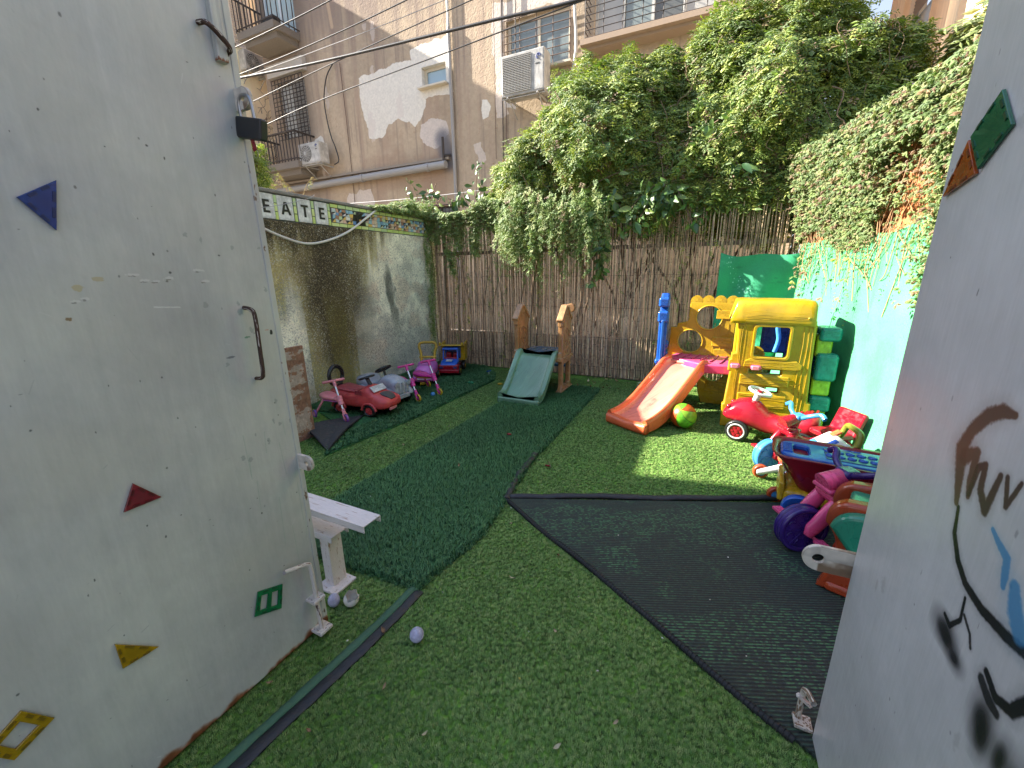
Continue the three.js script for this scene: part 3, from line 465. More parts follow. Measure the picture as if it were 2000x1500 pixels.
// air conditioners
const acWhite = new THREE.MeshStandardMaterial({ color: lin(.62, .6, .56), roughness: .5, map: scuff }), acDark = mat(.05, .05, .05, .7), acBlue = mat(.05, .07, .22, .5);
function airCon(name, label, x, y, z, w, h, d, turn, square) {
  const t = thing(name, label, 'air conditioner', [x, y, z], turn, 'outdoor air conditioning units on the buildings');
  part(t, 'case', rbox(w, h, d, .02, 0, h / 2, d / 2), acWhite);
  const cx = square ? -w * .13 : -w * .16, gm = square ? acWhite : acDark;
  if (square) { const g = []; for (let i = 0; i <= 19; i++) g.push(box(.008, h * .84, .014, cx - w * .33 + w * .66 * i / 19, h * .5, d + .012)); for (let i = 0; i <= 21; i++) g.push(box(w * .66, .006, .01, cx, h * .08 + h * .84 * i / 21, d + .02)); part(t, 'fan_grille', g, acWhite); part(t, 'fan_opening', box(w * .66, h * .84, .004, cx, h * .5, d + .003), mat(.16, .15, .14, .8)); }
  else { part(t, 'fan_opening', cyl(h * .4, h * .4, .006, cx, h * .5, d + .003, Math.PI / 2, 0, 0, 28), acDark); const g = []; for (let i = 1; i < 6; i++) g.push(at(new THREE.TorusGeometry(h * .4 * i / 5.4, .006, 5, 28), cx, h * .5, d + .012)); for (let k = 0; k < 8; k++) g.push(box(.008, h * .8, .008, cx, h * .5, d + .014, 0, 0, k * Math.PI / 8)); part(t, 'fan_grille', g, acWhite); part(t, 'fan_hub', cyl(h * .09, h * .09, .02, cx, h * .5, d + .018, Math.PI / 2, 0, 0, 16), acWhite); }
  part(t, 'front_panel', box(w * .2, h * .9, .008, w * .37, h * .5, d + .004), acWhite);
  const arc = at(new THREE.TorusGeometry(h * .055, h * .018, 6, 20, 4.6), w * .37, h * .8, d + .009, 0, 0, 0); part(t, 'emblem', [arc, at(new THREE.TorusGeometry(h * .03, h * .014, 6, 14, 3), w * .38, h * .79, d + .009)], acBlue);
  part(t, 'badge', box(w * .09, h * .03, .004, w * .35, h * .64, d + .01), acDark);
  part(t, 'bracket', [box(.03, .03, d + .3, -w * .35, -.02, d / 2 - .12), box(.03, .03, d + .3, w * .35, -.02, d / 2 - .12), box(w, .02, .03, 0, -.018, d * .85), rod([-w * .35, -.03, d * .8], [-w * .35, -.28, -.1], .012, 6), rod([w * .35, -.03, d * .8], [w * .35, -.28, -.1], .012, 6)], acWhite);
  return t;
}
airCon('air_conditioner', 'large air conditioner with a square grille below the barred upper window', -3.82, 4.86, BZ + .16, .92, .72, .34, 0, true);
airCon('air_conditioner', 'white air conditioner with round fan beside the caged window', -9.98, 4.32, BZ + .2, .78, .5, .3, 0, false);
/* ---------- neighbouring buildings ---------- */
{
  const P = new Paint(0, 0, 10, 10, 60).each((u, v) => { const k = .9 + fbm(u, v, 5) * .18 - sstep(.6, .8, fbm(u * 4, v * .4, 3)) * .1; return [255 * k, 238 * k, 206 * k]; });
  const m = new THREE.MeshStandardMaterial({ map: P.tex(), roughness: .95 });
  const b = thing('cream_building', 'cream rendered building with slatted shutters behind the caged balcony', 'building');
  part(b, 'wall', fit(box(8, 10.1, 11.5, -17.1, 5.05, -12.25), P, (x, y, z) => [z + 20, y]), m);
  part(b, 'roof', box(8.3, .2, 11.6, -17.1, 10.2, -12.25), cream);
  const X = -13.08; const wood = mat(.72, .66, .58, .7);
  const s = part(b, 'shutter', [box(.05, 1.4, .06, X, 8.55, -9.05), box(.05, 1.4, .06, X, 8.55, -9.62), box(.05, .06, .6, X, 9.22, -9.33), box(.05, .06, .6, X, 7.88, -9.33)], wood); const sl = []; for (let i = 0; i < 22; i++) part(s, 'slat', box(.014, .05, .52, X + .0, 7.95 + i * .058, -9.33, 0, 0, .6), wood);
  part(b, 'pipe', rod([X + .03, 3, -9.95], [X + .03, 10, -9.95], .04, 8), mat(.5, .45, .4, .6));
  part(b, 'bare_twigs', (() => { const g = []; for (let k = 0; k < 46; k++) { let p = [X + rr(.1, .7), rr(4.4, 6.4), -9.3 - rr(-.2, .5)]; const pts = [p]; for (let i = 0; i < 4; i++) { p = [p[0] + rr(-.1, .25), p[1] + rr(-.16, .22), p[2] + rr(-.18, .18)]; pts.push(p); } g.push(tube(pts, .006, 8, 4)); } return g; })(), rustBar);
  airCon('air_conditioner', 'white air conditioner under the slatted shutter of the cream building', X + .06, 7.22, -9.42, .7, .5, .28, Math.PI / 2, false);
}
{
  const P = new Paint(0, 0, 10, 10, 60).each((u, v) => { const k = .9 + fbm(u, v, 5) * .16; return [240 * k, 220 * k, 192 * k]; });
  const m = new THREE.MeshStandardMaterial({ map: P.tex(), roughness: .95 });
  const b = thing('corner_building', 'sunlit cream building with a balcony window beyond the creeper', 'building', [2.85, 0, -7.2]);
  const sh = shapeOf([[0, 0], [6, 0], [6, 12], [0, 12]]); sh.holes.push(new THREE.Path([[3.6, 5.2], [3.6, 6.9], [4.8, 6.9], [4.8, 5.2]].map(p => new THREE.Vector2(...p))));
  part(b, 'wall', fit(ext(sh, .25, 0).rotateY(Math.PI / 2), P, (x, y, z) => [-z, y]), m);
  part(b, 'front_wall', fit(box(6, 12, .25, 3.1, 6, -.0), P, (x, y) => [x, y]), m); part(b, 'roof', box(6.4, .2, 6.6, 3, 12.1, -3), cream);
  part(b, 'pilaster', [box(.12, 12, .5, -.06, 6, -2.6), box(.12, 12, .4, -.06, 6, -5.4)], m);
  const w = part(b, 'window', [box(.06, 1.7, .07, .1, 6.05, -3.64), box(.06, 1.7, .07, .1, 6.05, -4.76), box(.06, .07, 1.05, .1, 5.24, -4.2), box(.06, .07, 1.05, .1, 6.86, -4.2)], mat(.3, .3, .3, .5)); part(w, 'pane', box(.01, .8, 1.05, .12, 5.66, -4.2), glassBlue);
  const sl = []; for (let i = 0; i < 14; i++) part(w, 'slat', box(.012, .05, 1.05, .06, 6.1 + i * .054, -4.2, 0, 0, .5), mat(.3, .28, .27, .6));
  part(b, 'balcony_slab', box(.4, .12, 1.9, -.2, 5.1, -4.2), m);
}
{ // the nursery house beside the gate, outside the view, whose corner shades the front of the yard
  const b = thing('nursery_house', 'plain rendered house standing left of the gateway, shading the front of the yard', 'building', [-7.5, 0, 4.2]);
  const hm = mat(.62, .58, .52, .95); part(b, 'wall', box(3, 6.5, 11.2, 0, 3.25, 0), hm); part(b, 'roof', box(3.02, .15, 11.22, 0, 6.575, 0), cream);
}
/* ---------- overhead cables ---------- */
const cableM = mat(.03, .028, .03, .5), greyCable = mat(.35, .34, .34, .5);
function cable(pts, r, label, m = cableM) { solo('overhead_cable', tube(pts, r, 40, 6), m, label, 'cable', 'overhead cables between the buildings'); }
{
  const Z = -7;
  cable([[-13, 6.2, Z], [-10.18, 6.35, Z], [-7.13, 6.49, Z], [-2, 6.9, Z]], .012, 'thin dark cable, topmost over the yard, crossing in front of the upper balcony');
  cable([[-13, 5.75, Z], [-10.16, 5.84, Z], [-7.88, 5.91, Z], [-5.33, 6.06, Z], [0, 6.5, Z]], .011, 'dark overhead cable with a slight kink, second below the topmost');
  cable([[-13, 5.72, Z - .05], [-10.08, 5.79, Z - .05], [-7.5, 5.82, Z - .05], [-4.59, 5.9, Z - .05], [0, 6.15, Z - .05]], .006, 'hair-thin overhead cable just above the thick black one', greyCable);
  cable([[-13, 6.0, Z], [-10.18, 5.78, Z], [-7.37, 5.57, Z], [-3.68, 5.38, Z], [-2.23, 5.3, Z], [2, 5.2, Z]], .024, 'thick black bundled overhead cable crossing the beige facade');
  cable([[-13, 4.9, Z], [-9.68, 5.27, Z], [-6.55, 5.55, Z], [-4.05, 5.74, Z], [0, 6.0, Z]], .009, 'thin overhead cable passing the top of the black hose');
  cable([[-13, 4.3, Z], [-9.46, 4.75, Z], [-7.48, 4.95, Z], [-4.49, 5.13, Z], [-2.47, 5.26, Z], [0, 5.4, Z]], .01, 'lowest overhead cable crossing the big white primer patch');
  cable([[-7.7, 2.94, Z], [-5.6, 2.89, Z], [-3.61, 2.9, Z], [-2, 2.98, Z], [-.12, 3.16, -6.4], [1.9, 3.19, -6.4], [2.8, 3.2, -6.4]], .009, 'pale wire strung low along the top of the fence and through the creeper', greyCable);
}
{
  const o = solo('white_cable', tube([[-3.95, 2.15, -2.3], [-4.0, 1.98, -2.6], [-4.05, 1.91, -2.79], [-4.05, 1.83, -3.03], [-4.05, 1.79, -3.27], [-4.05, 1.84, -3.55], [-4.05, 1.96, -3.87], [-4.05, 2.17, -4.23], [-4.06, 2.27, -4.42], [-4.12, 2.31, -4.7], [-4.15, 2.31, -5.0]], .013, 60, 8), mat(.6, .58, .52, .5), 'thick white cable sagging in front of the mosaic wall', 'cable');
  solo('string', tube([[-3.98, 2.06, -2.6], [-3.99, 2.12, -2.9], [-3.99, 2.24, -3.3], [-4.02, 2.3, -3.42]], .003, 20, 5), greyCable, 'thin pale string crossing the letter tiles', 'string');
}

/* ---------- creepers and shrubs ---------- */
function leafSpray(n, len, wid, seed, gap = .7) {               // hanging spray of leaflets, facing +z
  const r = rngOf(seed), pos = [];
  for (let k = 0; k < n; k++) {
    const y = -k * len * gap * .5, side = k % 2 ? 1 : -1, a = side * (.75 + r() * .5), L = len * (.75 + r() * .5), w = wid * (.8 + r() * .4), tilt = (r() - .5) * 1.1;
    const dx = Math.sin(a), dy = -Math.cos(a) * .7 - .15, dz = tilt * .5, px = -dy, py = dx, q = [0, y, 0];
    const mid = [dx * L * .45, y + dy * L * .45, dz * L * .45 + w * .18], tip = [dx * L, y + dy * L, dz * L - w * .2], l = [mid[0] + px * w * .5, mid[1] + py * w * .5, mid[2] - w * .25 + tilt * w * .3], rt = [mid[0] - px * w * .5, mid[1] - py * w * .5, mid[2] - w * .25 - tilt * w * .3];
    for (const t of [[q, l, mid], [l, tip, mid], [q, mid, rt], [mid, tip, rt]]) for (const p of t) pos.push(...p);
  }
  const g = new THREE.BufferGeometry(); g.setAttribute('position', new THREE.Float32BufferAttribute(pos, 3)); g.computeVertexNormals(); return g;
}
const leafMat = () => new THREE.MeshPhysicalMaterial({ color: 0xffffff, roughness: .72, transmission: .45, thickness: 0, side: THREE.DoubleSide });
const GREEN = [[.18, .28, .028], [.25, .35, .036], [.12, .21, .028], [.33, .4, .046], [.1, .18, .028], [.4, .45, .06]];
const DRY = [[.24, .14, .06], [.3, .2, .09], [.2, .11, .05]];
const SUNNY = [[.22, .33, .07], [.28, .37, .09], [.16, .27, .06], [.34, .39, .12]];
function foliage(parent, name, geo, list, cols, dry = .05, m = leafMat()) {   // list [x,y,z, nx,ny,nz, scale]
  const o = new THREE.InstancedMesh(geo, m, list.length), q = new THREE.Object3D(), c = new THREE.Color(), up = new THREE.Vector3(0, 0, 1), n = new THREE.Vector3(), q2 = new THREE.Quaternion(), e = new THREE.Euler();
  list.forEach(([x, y, z, nx, ny, nz, s], i) => { q.position.set(x, y, z); n.set(nx, ny, nz); const yaw = Math.atan2(nx, nz), pit = -Math.asin(clamp(ny / (n.length() || 1), -1, 1)) * .8; q.rotation.set(0, 0, 0); q.quaternion.setFromEuler(e.set(pit - .35 + rr(-.7, .7), yaw + rr(-1.3, 1.3), rr(-.9, .9), 'YXZ')); q.scale.setScalar(s); q.updateMatrix(); o.setMatrixAt(i, q.matrix); const t = rnd() < dry ? DRY[rnd() * 3 | 0] : cols[rnd() * cols.length | 0], k = rr(.75, 1.25); o.setColorAt(i, c.setRGB(t[0] * k, t[1] * k, t[2] * k)); });
  o.name = name; o.castShadow = o.receiveShadow = true; parent.add(o); o.userData.kind = 'stuff'; return o;
}
function blobLeaves(blobs, density, out = []) {
  const N3 = (x, y, z) => fbm(x * 1.7 + z * .9, y * 1.7 - z * .6 + 40, 4);
  const d = (b, x, y, z) => Math.hypot((x - b[0]) / b[3], (y - b[1]) / b[4], (z - b[2]) / b[5]);
  for (const b of blobs) {
    const area = 4 * Math.PI * Math.pow((Math.pow(b[3] * b[4], 1.6) + Math.pow(b[3] * b[5], 1.6) + Math.pow(b[4] * b[5], 1.6)) / 3, 1 / 1.6), n = area * density | 0;
    for (let i = 0; i < n; i++) {
      const u = rnd() * 2 - 1, a = rnd() * 6.283, s = Math.sqrt(1 - u * u), dx = s * Math.cos(a), dy = u, dz = s * Math.sin(a);
      const wx = b[0] + dx * b[3], wy = b[1] + dy * b[4], wz = b[2] + dz * b[5];
      if (wz < b[2] - b[5] * .75) continue;
      if (fbm(wx * 2.6 + wz, wy * 2.6 + 70, 3) < .36 && rnd() < .7) continue;
      const k = 1 + (N3(wx * 1.6, wy * 1.6, wz * 1.6) - .5) * .95 + (fbm(wx * 6, wy * 6 + wz * 5, 2) - .5) * .22 - Math.pow(rnd(), 2.2) * .5;
      const x = b[0] + dx * b[3] * k, y = b[1] + dy * b[4] * k, z = b[2] + dz * b[5] * k;
      let bad = false; for (const o of blobs) if (o !== b && d(o, x, y, z) < .72) { bad = true; break; } if (bad) continue;
      out.push([x, y, z, dx / b[3], dy / b[4] + .15, dz / b[5], rr(.7, 1.3)]);
    }
  }
  return out;
}
const spray = leafSpray(8, .046, .0165, 21), smallSpray = leafSpray(6, .036, .019, 22), woodM = mat(.16, .11, .07, .9);
function strand(out, x, y, z, len, nx, nz, s0 = .8, s1 = 1.1, sway = .03) { const n = len / .035 | 0; let a = x, c = z; for (let i = 0; i < n; i++) { a += rr(-sway, sway) * .5; c += rr(-sway, sway) * .4; out.push([a, y - i * .035, c, nx + rr(-.4, .4), .1, nz + rr(-.4, .4), rr(s0, s1) * (1 - .35 * i / n)]); } }
function stems(n, f, r) { const g = []; for (let i = 0; i < n; i++) g.push(tube(f(i), r * rr(.6, 1.4), 14, 5)); return g; }
{
  const t = thing('creeper', 'huge tangled green creeper mounded over the top of the reed fence', 'creeper', [0, 0, 0]);
  const blobs = [[-1.5, 3.0, -6.15, .98, 1.02, .72], [-2.35, 2.62, -6.05, .75, .6, .55], [-2.1, 3.0, -6.2, .6, .7, .5], [-.62, 2.75, -6.2, .75, .8, .55], [.4, 3.05, -6.35, 1.15, 1.22, .8], [-.15, 3.5, -6.4, .62, .72, .5], [1.0, 3.15, -6.5, .75, .82, .7], [1.6, 2.5, -6.2, .7, .8, .7], [-.82, 3.85, -6.3, .18, .4, .2], [-.8, 2.25, -5.85, 1.0, .32, .3], [.35, 2.3, -5.9, .75, .35, .3]];
  const L = blobLeaves(blobs, 2350);
  for (let i = 0; i < 330; i++) { const b = blobs[rnd() * 8 | 0], a = rr(-.5, 3.6), x = b[0] + Math.cos(a) * b[3] * rr(.7, 1), z = b[2] + Math.abs(Math.sin(a)) * b[5] * rr(.9, 1.08); strand(L, x, b[1] + rr(-.3, .4) * b[4], z, rr(.25, .8), Math.cos(a), .8); }
  for (let i = 0; i < 34; i++) { const b = blobs[rnd() * 8 | 0], x = b[0] + rr(-.8, .8) * b[3]; const y = b[1] + b[4] * rr(.8, 1.0); for (let k = 0; k < 6; k++) L.push([x + rr(-.03, .03) + k * rr(-.01, .01), y + k * .03, b[2] + rr(0, .2), rr(-1, 1), .6, rr(0, 1), rr(.6, .9)]); }
  foliage(t, 'crown', spray, L, GREEN, .055);
  const big = blobLeaves(blobs, 170).map(p => (p[6] *= 1.1, p)); foliage(t, 'large_leaves', leafSpray(4, .085, .046, 27), big, [[.15, .26, .035], [.24, .36, .05], [.11, .2, .03], [.36, .44, .08]], .03);
  part(t, 'runner', stems(90, i => { const b = blobs[rnd() * 8 | 0], a = rr(-.4, 3.5), c = Math.cos(a), s = Math.abs(Math.sin(a)), P = []; let x = b[0] + c * b[3] * .98, y = b[1] + rr(-.2, .7) * b[4], z = b[2] + s * b[5] * 1.0; for (let k = 0; k < 5; k++) { P.push([x, y, z]); x += rr(-.1, .1); y -= rr(.05, .2); z += rr(-.03, .05); } return P; }, .005), mat(.22, .15, .09, .9));
  part(t, 'trunk', stems(26, i => { const x = -2.4 + i * .16; return [[x + rr(-.2, .2), -.02, -6.25 + rr(-.2, .2)], [x + rr(-.3, .3), 1.0, -6.2], [x + rr(-.4, .4), 2.0, -6.2 + rr(-.3, .3)], [x + rr(-.5, .5), 3.0 + rr(-.2, .4), -6.3 + rr(-.3, .3)]]; }, .022), woodM);
  const D = []; for (let i = 0; i < 900; i++) D.push([rr(-1.6, 1.1), rr(2.2, 2.95), rr(-5.95, -5.65), rr(-.5, .5), 0, 1, rr(.7, 1.2)]);
  foliage(t, 'withered_leaves', spray, D, DRY, .5);
}
{
  const t = thing('wall_ivy', 'bright ivy spilling over the mosaic wall end and the fence corner', 'ivy');
  const L = [];
  for (let i = 0; i < 6500; i++) { const u = rnd(); const z = -4.35 - u * 1.35, cl = fbm(z * 9, 5, 3), th = .02 + .26 * u * sstep(.3, .7, cl) + .05 * u; if (rnd() > .25 + cl) continue; L.push([-4.2 + rr(-.14, .2), 2.3 + Math.pow(rnd(), 1.5) * th, z, rr(-.3, 1), .8, rr(-.3, 1), rr(.55, .95)]); }
  for (let i = 0; i < 8600; i++) { const u = rnd(), x = -4.1 + u * 1.75, cl = fbm(x * 7, 3, 3), hang = .08 + .75 * sstep(.25, .8, cl) + .12 * u, k = rnd(); if (fbm(x * 11, k * 3 + 9, 2) < .33) continue; L.push([x, 2.3 + (.1 + .28 * sstep(.35, .75, fbm(x * 5 + 4, 1, 3))) * u * rnd() - k * k * hang, FZ + .02 + rr(0, .2) * (1 - k * .4) * (.4 + cl), rr(-.6, .6), rr(0, .9), 1, rr(.6, 1.25)]); }
  for (let i = 0; i < 46; i++) strand(L, -4.05 + rnd() * 1.7, 2.1, FZ + rr(.04, .12), rr(.15, .5), 0, 1, .6, .9);
  for (let i = 0; i < 60; i++) strand(L, -4.06, rr(.6, 2.2), rr(-5.58, -5.36), rr(.25, .6), 1, .3, .45, .75, .02);
  for (let i = 0; i < 60; i++) strand(L, -2.85 + rnd() * .75, rr(1.9, 2.45), FZ + rr(.08, .32), rr(.2, .75), -.2, 1, .7, 1.05);
  for (let i = 0; i < 150; i++) strand(L, -2.75 + rnd() * 1.5, rr(1.95, 2.5), FZ + rr(.1, .42), rr(.25, .7), -.3, 1, .9, 1.35);
  for (let i = 0; i < 26; i++) strand(L, -2.4 + rnd() * .75, rr(1.6, 2.2), FZ + rr(.05, .18), rr(.2, .7), 0, 1, .6, .95);
  foliage(t, 'foliage', smallSpray, L, SUNNY, .04);
  // sparse shoots that climb the reeds
  const S = []; for (const [x, y0, y1] of [[-3.7, .1, 1.6], [-3.45, .3, 1.9], [-3.05, .9, 1.9], [-2.85, .05, 1.3], [-2.3, .7, 1.4], [-.42, .95, 1.75], [-.12, 1.3, 1.95], [-1.12, 1.2, 1.5], [-.58, .15, .6], [-.2, .5, .8], [-.02, 1.1, 1.8]]) for (let y = y0; y < y1; y += .035) S.push([x + Math.sin(y * 9 + x) * .05 + rr(-.03, .03), y, FZ + rr(.02, .05), rr(-.4, .4), .1, 1, rr(.4, .75)]);
  foliage(t, 'climbing_shoots', smallSpray, S, GREEN, .05);
  part(t, 'stem', stems(12, i => { const x = -4.06 + i * .15; return [[x, .02, FZ + .03], [x + rr(-.06, .06), .8, FZ + .03], [x + rr(-.1, .1), 1.5, FZ + .03], [x + rr(-.12, .12), 2.2, FZ + .05]]; }, .006), woodM);
}
{
  const t = thing('wall_creeper', 'sun bleached creeper with dry stems hanging down the terracotta wall over the green sheet', 'creeper');
  const L = [], palm = leafSpray(5, .042, .017, 31, .2);
  for (let i = 0; i < 19000; i++) {
    const s = rr(-.15, 3.1), low = 1.68 + .12 * Math.sin(s * 5) + .2 * (fbm(s * 4, 1, 3) - .5) + (s > 1.35 && s < 1.95 ? .12 : 0), k = rnd(), y = low + (2.6 - low) * Math.pow(k, .8), off = .05 + .2 * sstep(1.6, 2.3, y) * rnd() + rnd() * .05;
    if (s > 1.45 && s < 2.0 && y > 1.78 && y < 2.28 && rnd() < .86) continue;
    const p = RW(s, y, off); L.push([...p, -.9, .25, .35, rr(.6, 1.15)]);
  }
  for (let i = 0; i < 70; i++) { const s = rr(.0, 2.9), p = RW(s, 1.75 + rr(-.1, .1), .09 + rnd() * .05); strand(L, p[0], p[1], p[2], rr(.1, .55) * (rnd() < .2 ? 1.6 : 1), -.9, .3, .45, .8, .02); }
  for (let i = 0; i < 2500; i++) { const s = rr(-.3, 3.2), p = RW(s, 2.45 + rnd() * .2, -.1 + rr(-.25, .25)); L.push([...p, rr(-.6, .3), 1, rr(-.2, .6), rr(.7, 1.1)]); }
  for (let i = 0; i < 2600; i++) { const s = rr(2.0, 3.1), p = RW(s, rr(1.2, 2.4), rr(.06, .22)); L.push([...p, -.9, .2, .4, rr(.7, 1.1)]); }
  foliage(t, 'foliage', palm, L.map(p => (p[6] *= .82, p)).filter(p => fbm(p[2] * 6, p[1] * 6, 3) > .36 || rnd() < .3), [[.14, .23, .045], [.2, .28, .06], [.11, .19, .04], [.26, .29, .085]], .15);
  part(t, 'dry_stem', stems(150, i => { const s = rr(.0, 3), y = rr(1.75, 2.5), a = RW(s, y, .07), b = RW(s + rr(-.15, .15), y - rr(.15, .35), .09), c = RW(s + rr(-.2, .2), y - rr(.4, .7), .08); return [a, b, c]; }, .0028), mat(.34, .2, .1, .9));
  // two long runners on the sheet
  for (const [s0, len] of [[1.02, 1.15], [1.25, 1.1], [.45, .5], [.25, .35]]) { const S = []; const pts = []; for (let k = 0; k <= 14; k++) { const y = 1.6 - len * k / 14, p = RW(s0 - (s0 > 1 ? .35 * Math.pow(k / 14, 1.5) * (s0 > 1.2 ? .2 : 1) : 0), y, .15 + .1 * k / 14 * (s0 > 1 ? 1 : .4)); pts.push(p); if (k % 2) S.push([...p, -.9, .2, .35, rr(.8, 1.2)]); } part(t, 'runner', tube(pts, .002, 30, 4), mat(.2, .16, .07, .8)); foliage(t, 'runner_leaves', palm, S, GREEN, .3); }
}
// single large leaves that can be told apart
function bigLeaf(L, W) { const pos = []; const prof = [[0, 0], [.18, .6], [.42, 1], [.68, .8], [.88, .35], [1, 0]]; const P = prof.map(([t, w]) => { const y = -t * L, z = -t * t * L * .35; return [[-w * W / 2, y, z + w * .18 * W], [0, y, z], [w * W / 2, y, z + w * .18 * W]]; }); for (let i = 0; i + 1 < P.length; i++) for (let j = 0; j < 2; j++) { const a = P[i][j], b = P[i][j + 1], c = P[i + 1][j], d = P[i + 1][j + 1]; for (const p of [a, c, b, b, c, d]) pos.push(...p); } const g = new THREE.BufferGeometry(); g.setAttribute('position', new THREE.Float32BufferAttribute(pos, 3)); return mergeVerts(g); }
function mergeVerts(g) { const m = mergeVertices(g, 1e-5); m.computeVertexNormals(); return m; }
const leafTones = [[.07, .15, .035], [.12, .22, .04], [.05, .12, .04], [.17, .25, .05], [.09, .17, .04]].map(c => new THREE.MeshPhysicalMaterial({ color: lin(...c), roughness: .4, transmission: .3, thickness: 0, side: THREE.DoubleSide }));
const bigGeos = [bigLeaf(.13, .062), bigLeaf(.16, .07), bigLeaf(.1, .055)];
function leafyBranch(t, base, ends, per, spread) {
  for (const e of ends) {
    const mid = [(base[0] + e[0]) / 2 + rr(-.05, .05), (base[1] + e[1]) / 2 + .1, (base[2] + e[2]) / 2 + .05];
    part(t, 'branch', tube([base, mid, e], .006, 14, 5), woodM);
    for (let i = 0; i < per; i++) { const l = part(t, 'leaf', bigGeos[rnd() * 3 | 0], leafTones[rnd() * 5 | 0]); const k = Math.pow(rnd(), .6); l.position.set(e[0] + (mid[0] - e[0]) * (1 - k) + rr(-spread, spread), e[1] + (mid[1] - e[1]) * (1 - k) + rr(-spread, spread), e[2] + rr(-.03, .06)); l.rotation.set(rr(-.9, .5), rr(-1.2, 1.2), rr(-1.5, 1.5)); l.scale.setScalar(rr(.7, 1.15)); }
  }
}
{
  const t = thing('broad_leaf_shrub', 'broad leaved shrub drooping over the reed fence, its leaves shining yellow green', 'shrub');
  leafyBranch(t, [-1.3, 2.3, -5.7], [[-1.75, 2.2, -5.42], [-1.6, 2.0, -5.38], [-1.68, 1.78, -5.4], [-1.42, 1.62, -5.42], [-1.38, 1.48, -5.44], [-1.42, 1.32, -5.46], [-1.2, 2.22, -5.4], [-1.5, 2.15, -5.3], [-1.05, 1.95, -5.4]], 15, .085);
  leafyBranch(t, [-.7, 2.35, -5.7], [[-1.05, 2.1, -5.4], [-.92, 2.02, -5.36], [-.75, 2.18, -5.36], [-.6, 2.08, -5.38], [-.45, 2.25, -5.4], [-.32, 2.0, -5.44], [-.62, 2.32, -5.4], [-.85, 2.3, -5.3]], 14, .085);
  leafyBranch(t, [-.3, 2.7, -5.8], [[-.15, 3.0, -5.45], [-1.55, 2.95, -5.4], [.25, 2.35, -5.5], [-1.75, 2.4, -5.42]], 6, .06);
}
{
  const t = thing('sapling', 'loose leafy saplings growing behind the mosaic wall in front of the drain pipe', 'shrub');
  leafyBranch(t, [-4.6, 2.0, -6.2], [[-4.75, 2.95, -6.0], [-4.45, 2.75, -6.0], [-4.15, 2.65, -6.0], [-4.95, 2.55, -6.0], [-4.3, 2.9, -6.1]], 9, .1);
  leafyBranch(t, [-3.6, 2.2, -6.2], [[-3.5, 3.1, -6.1], [-3.35, 2.85, -6.0], [-3.75, 2.75, -6.0], [-3.95, 2.6, -5.9], [-3.25, 2.65, -6.0]], 10, .09);
}
{
  const t = thing('slim_shrub', 'slim dark shrub with narrow leaves beyond the letter tiles', 'shrub', [0, 0, 0]);
  const L = []; for (let i = 0; i < 900; i++) { const h = rnd(); L.push([-5.95 + rr(-.18, .18) * (1.1 - h * .6), 2.2 + h * 1.05, -4.1 + rr(-.18, .18), rr(-1, 1), .5, rr(-1, 1), rr(1, 1.5)]); }
  foliage(t, 'foliage', smallSpray, L, GREEN, .03); part(t, 'stem', stems(7, i => [[-5.95 + rr(-.05, .05), 0, -4.1], [-5.95 + rr(-.1, .1), 1.6, -4.1], [-5.95 + rr(-.2, .2), 3.1, -4.1 + rr(-.1, .1)]], .012), woodM);
  const y = thing('seedling', 'small yellowed seedling sprouting from the wall coping above the letters', 'plant'); const Y = [];
  for (const [z0, dz, h] of [[-3.2, .1, .2], [-3.38, -.16, .22], [-3.3, .22, .14]]) { part(y, 'stem', tube([[-4.15, 2.29, z0], [-4.14, 2.29 + h * .6, z0 + dz * .4], [-4.13, 2.29 + h, z0 + dz]], .003, 10, 5), mat(.35, .25, .1, .9)); for (let k = 0; k < 22; k++) { const q = .3 + .7 * rnd(); Y.push([-4.14 + rr(-.015, .015), 2.29 + h * q, z0 + dz * q + rr(-.015, .015), rr(-.3, 1), .6, rr(-.5, .5), rr(.3, .5)]); } }
  foliage(y, 'foliage', smallSpray, Y, [[.3, .3, .06], [.4, .3, .1], [.2, .25, .05]], .2);
}
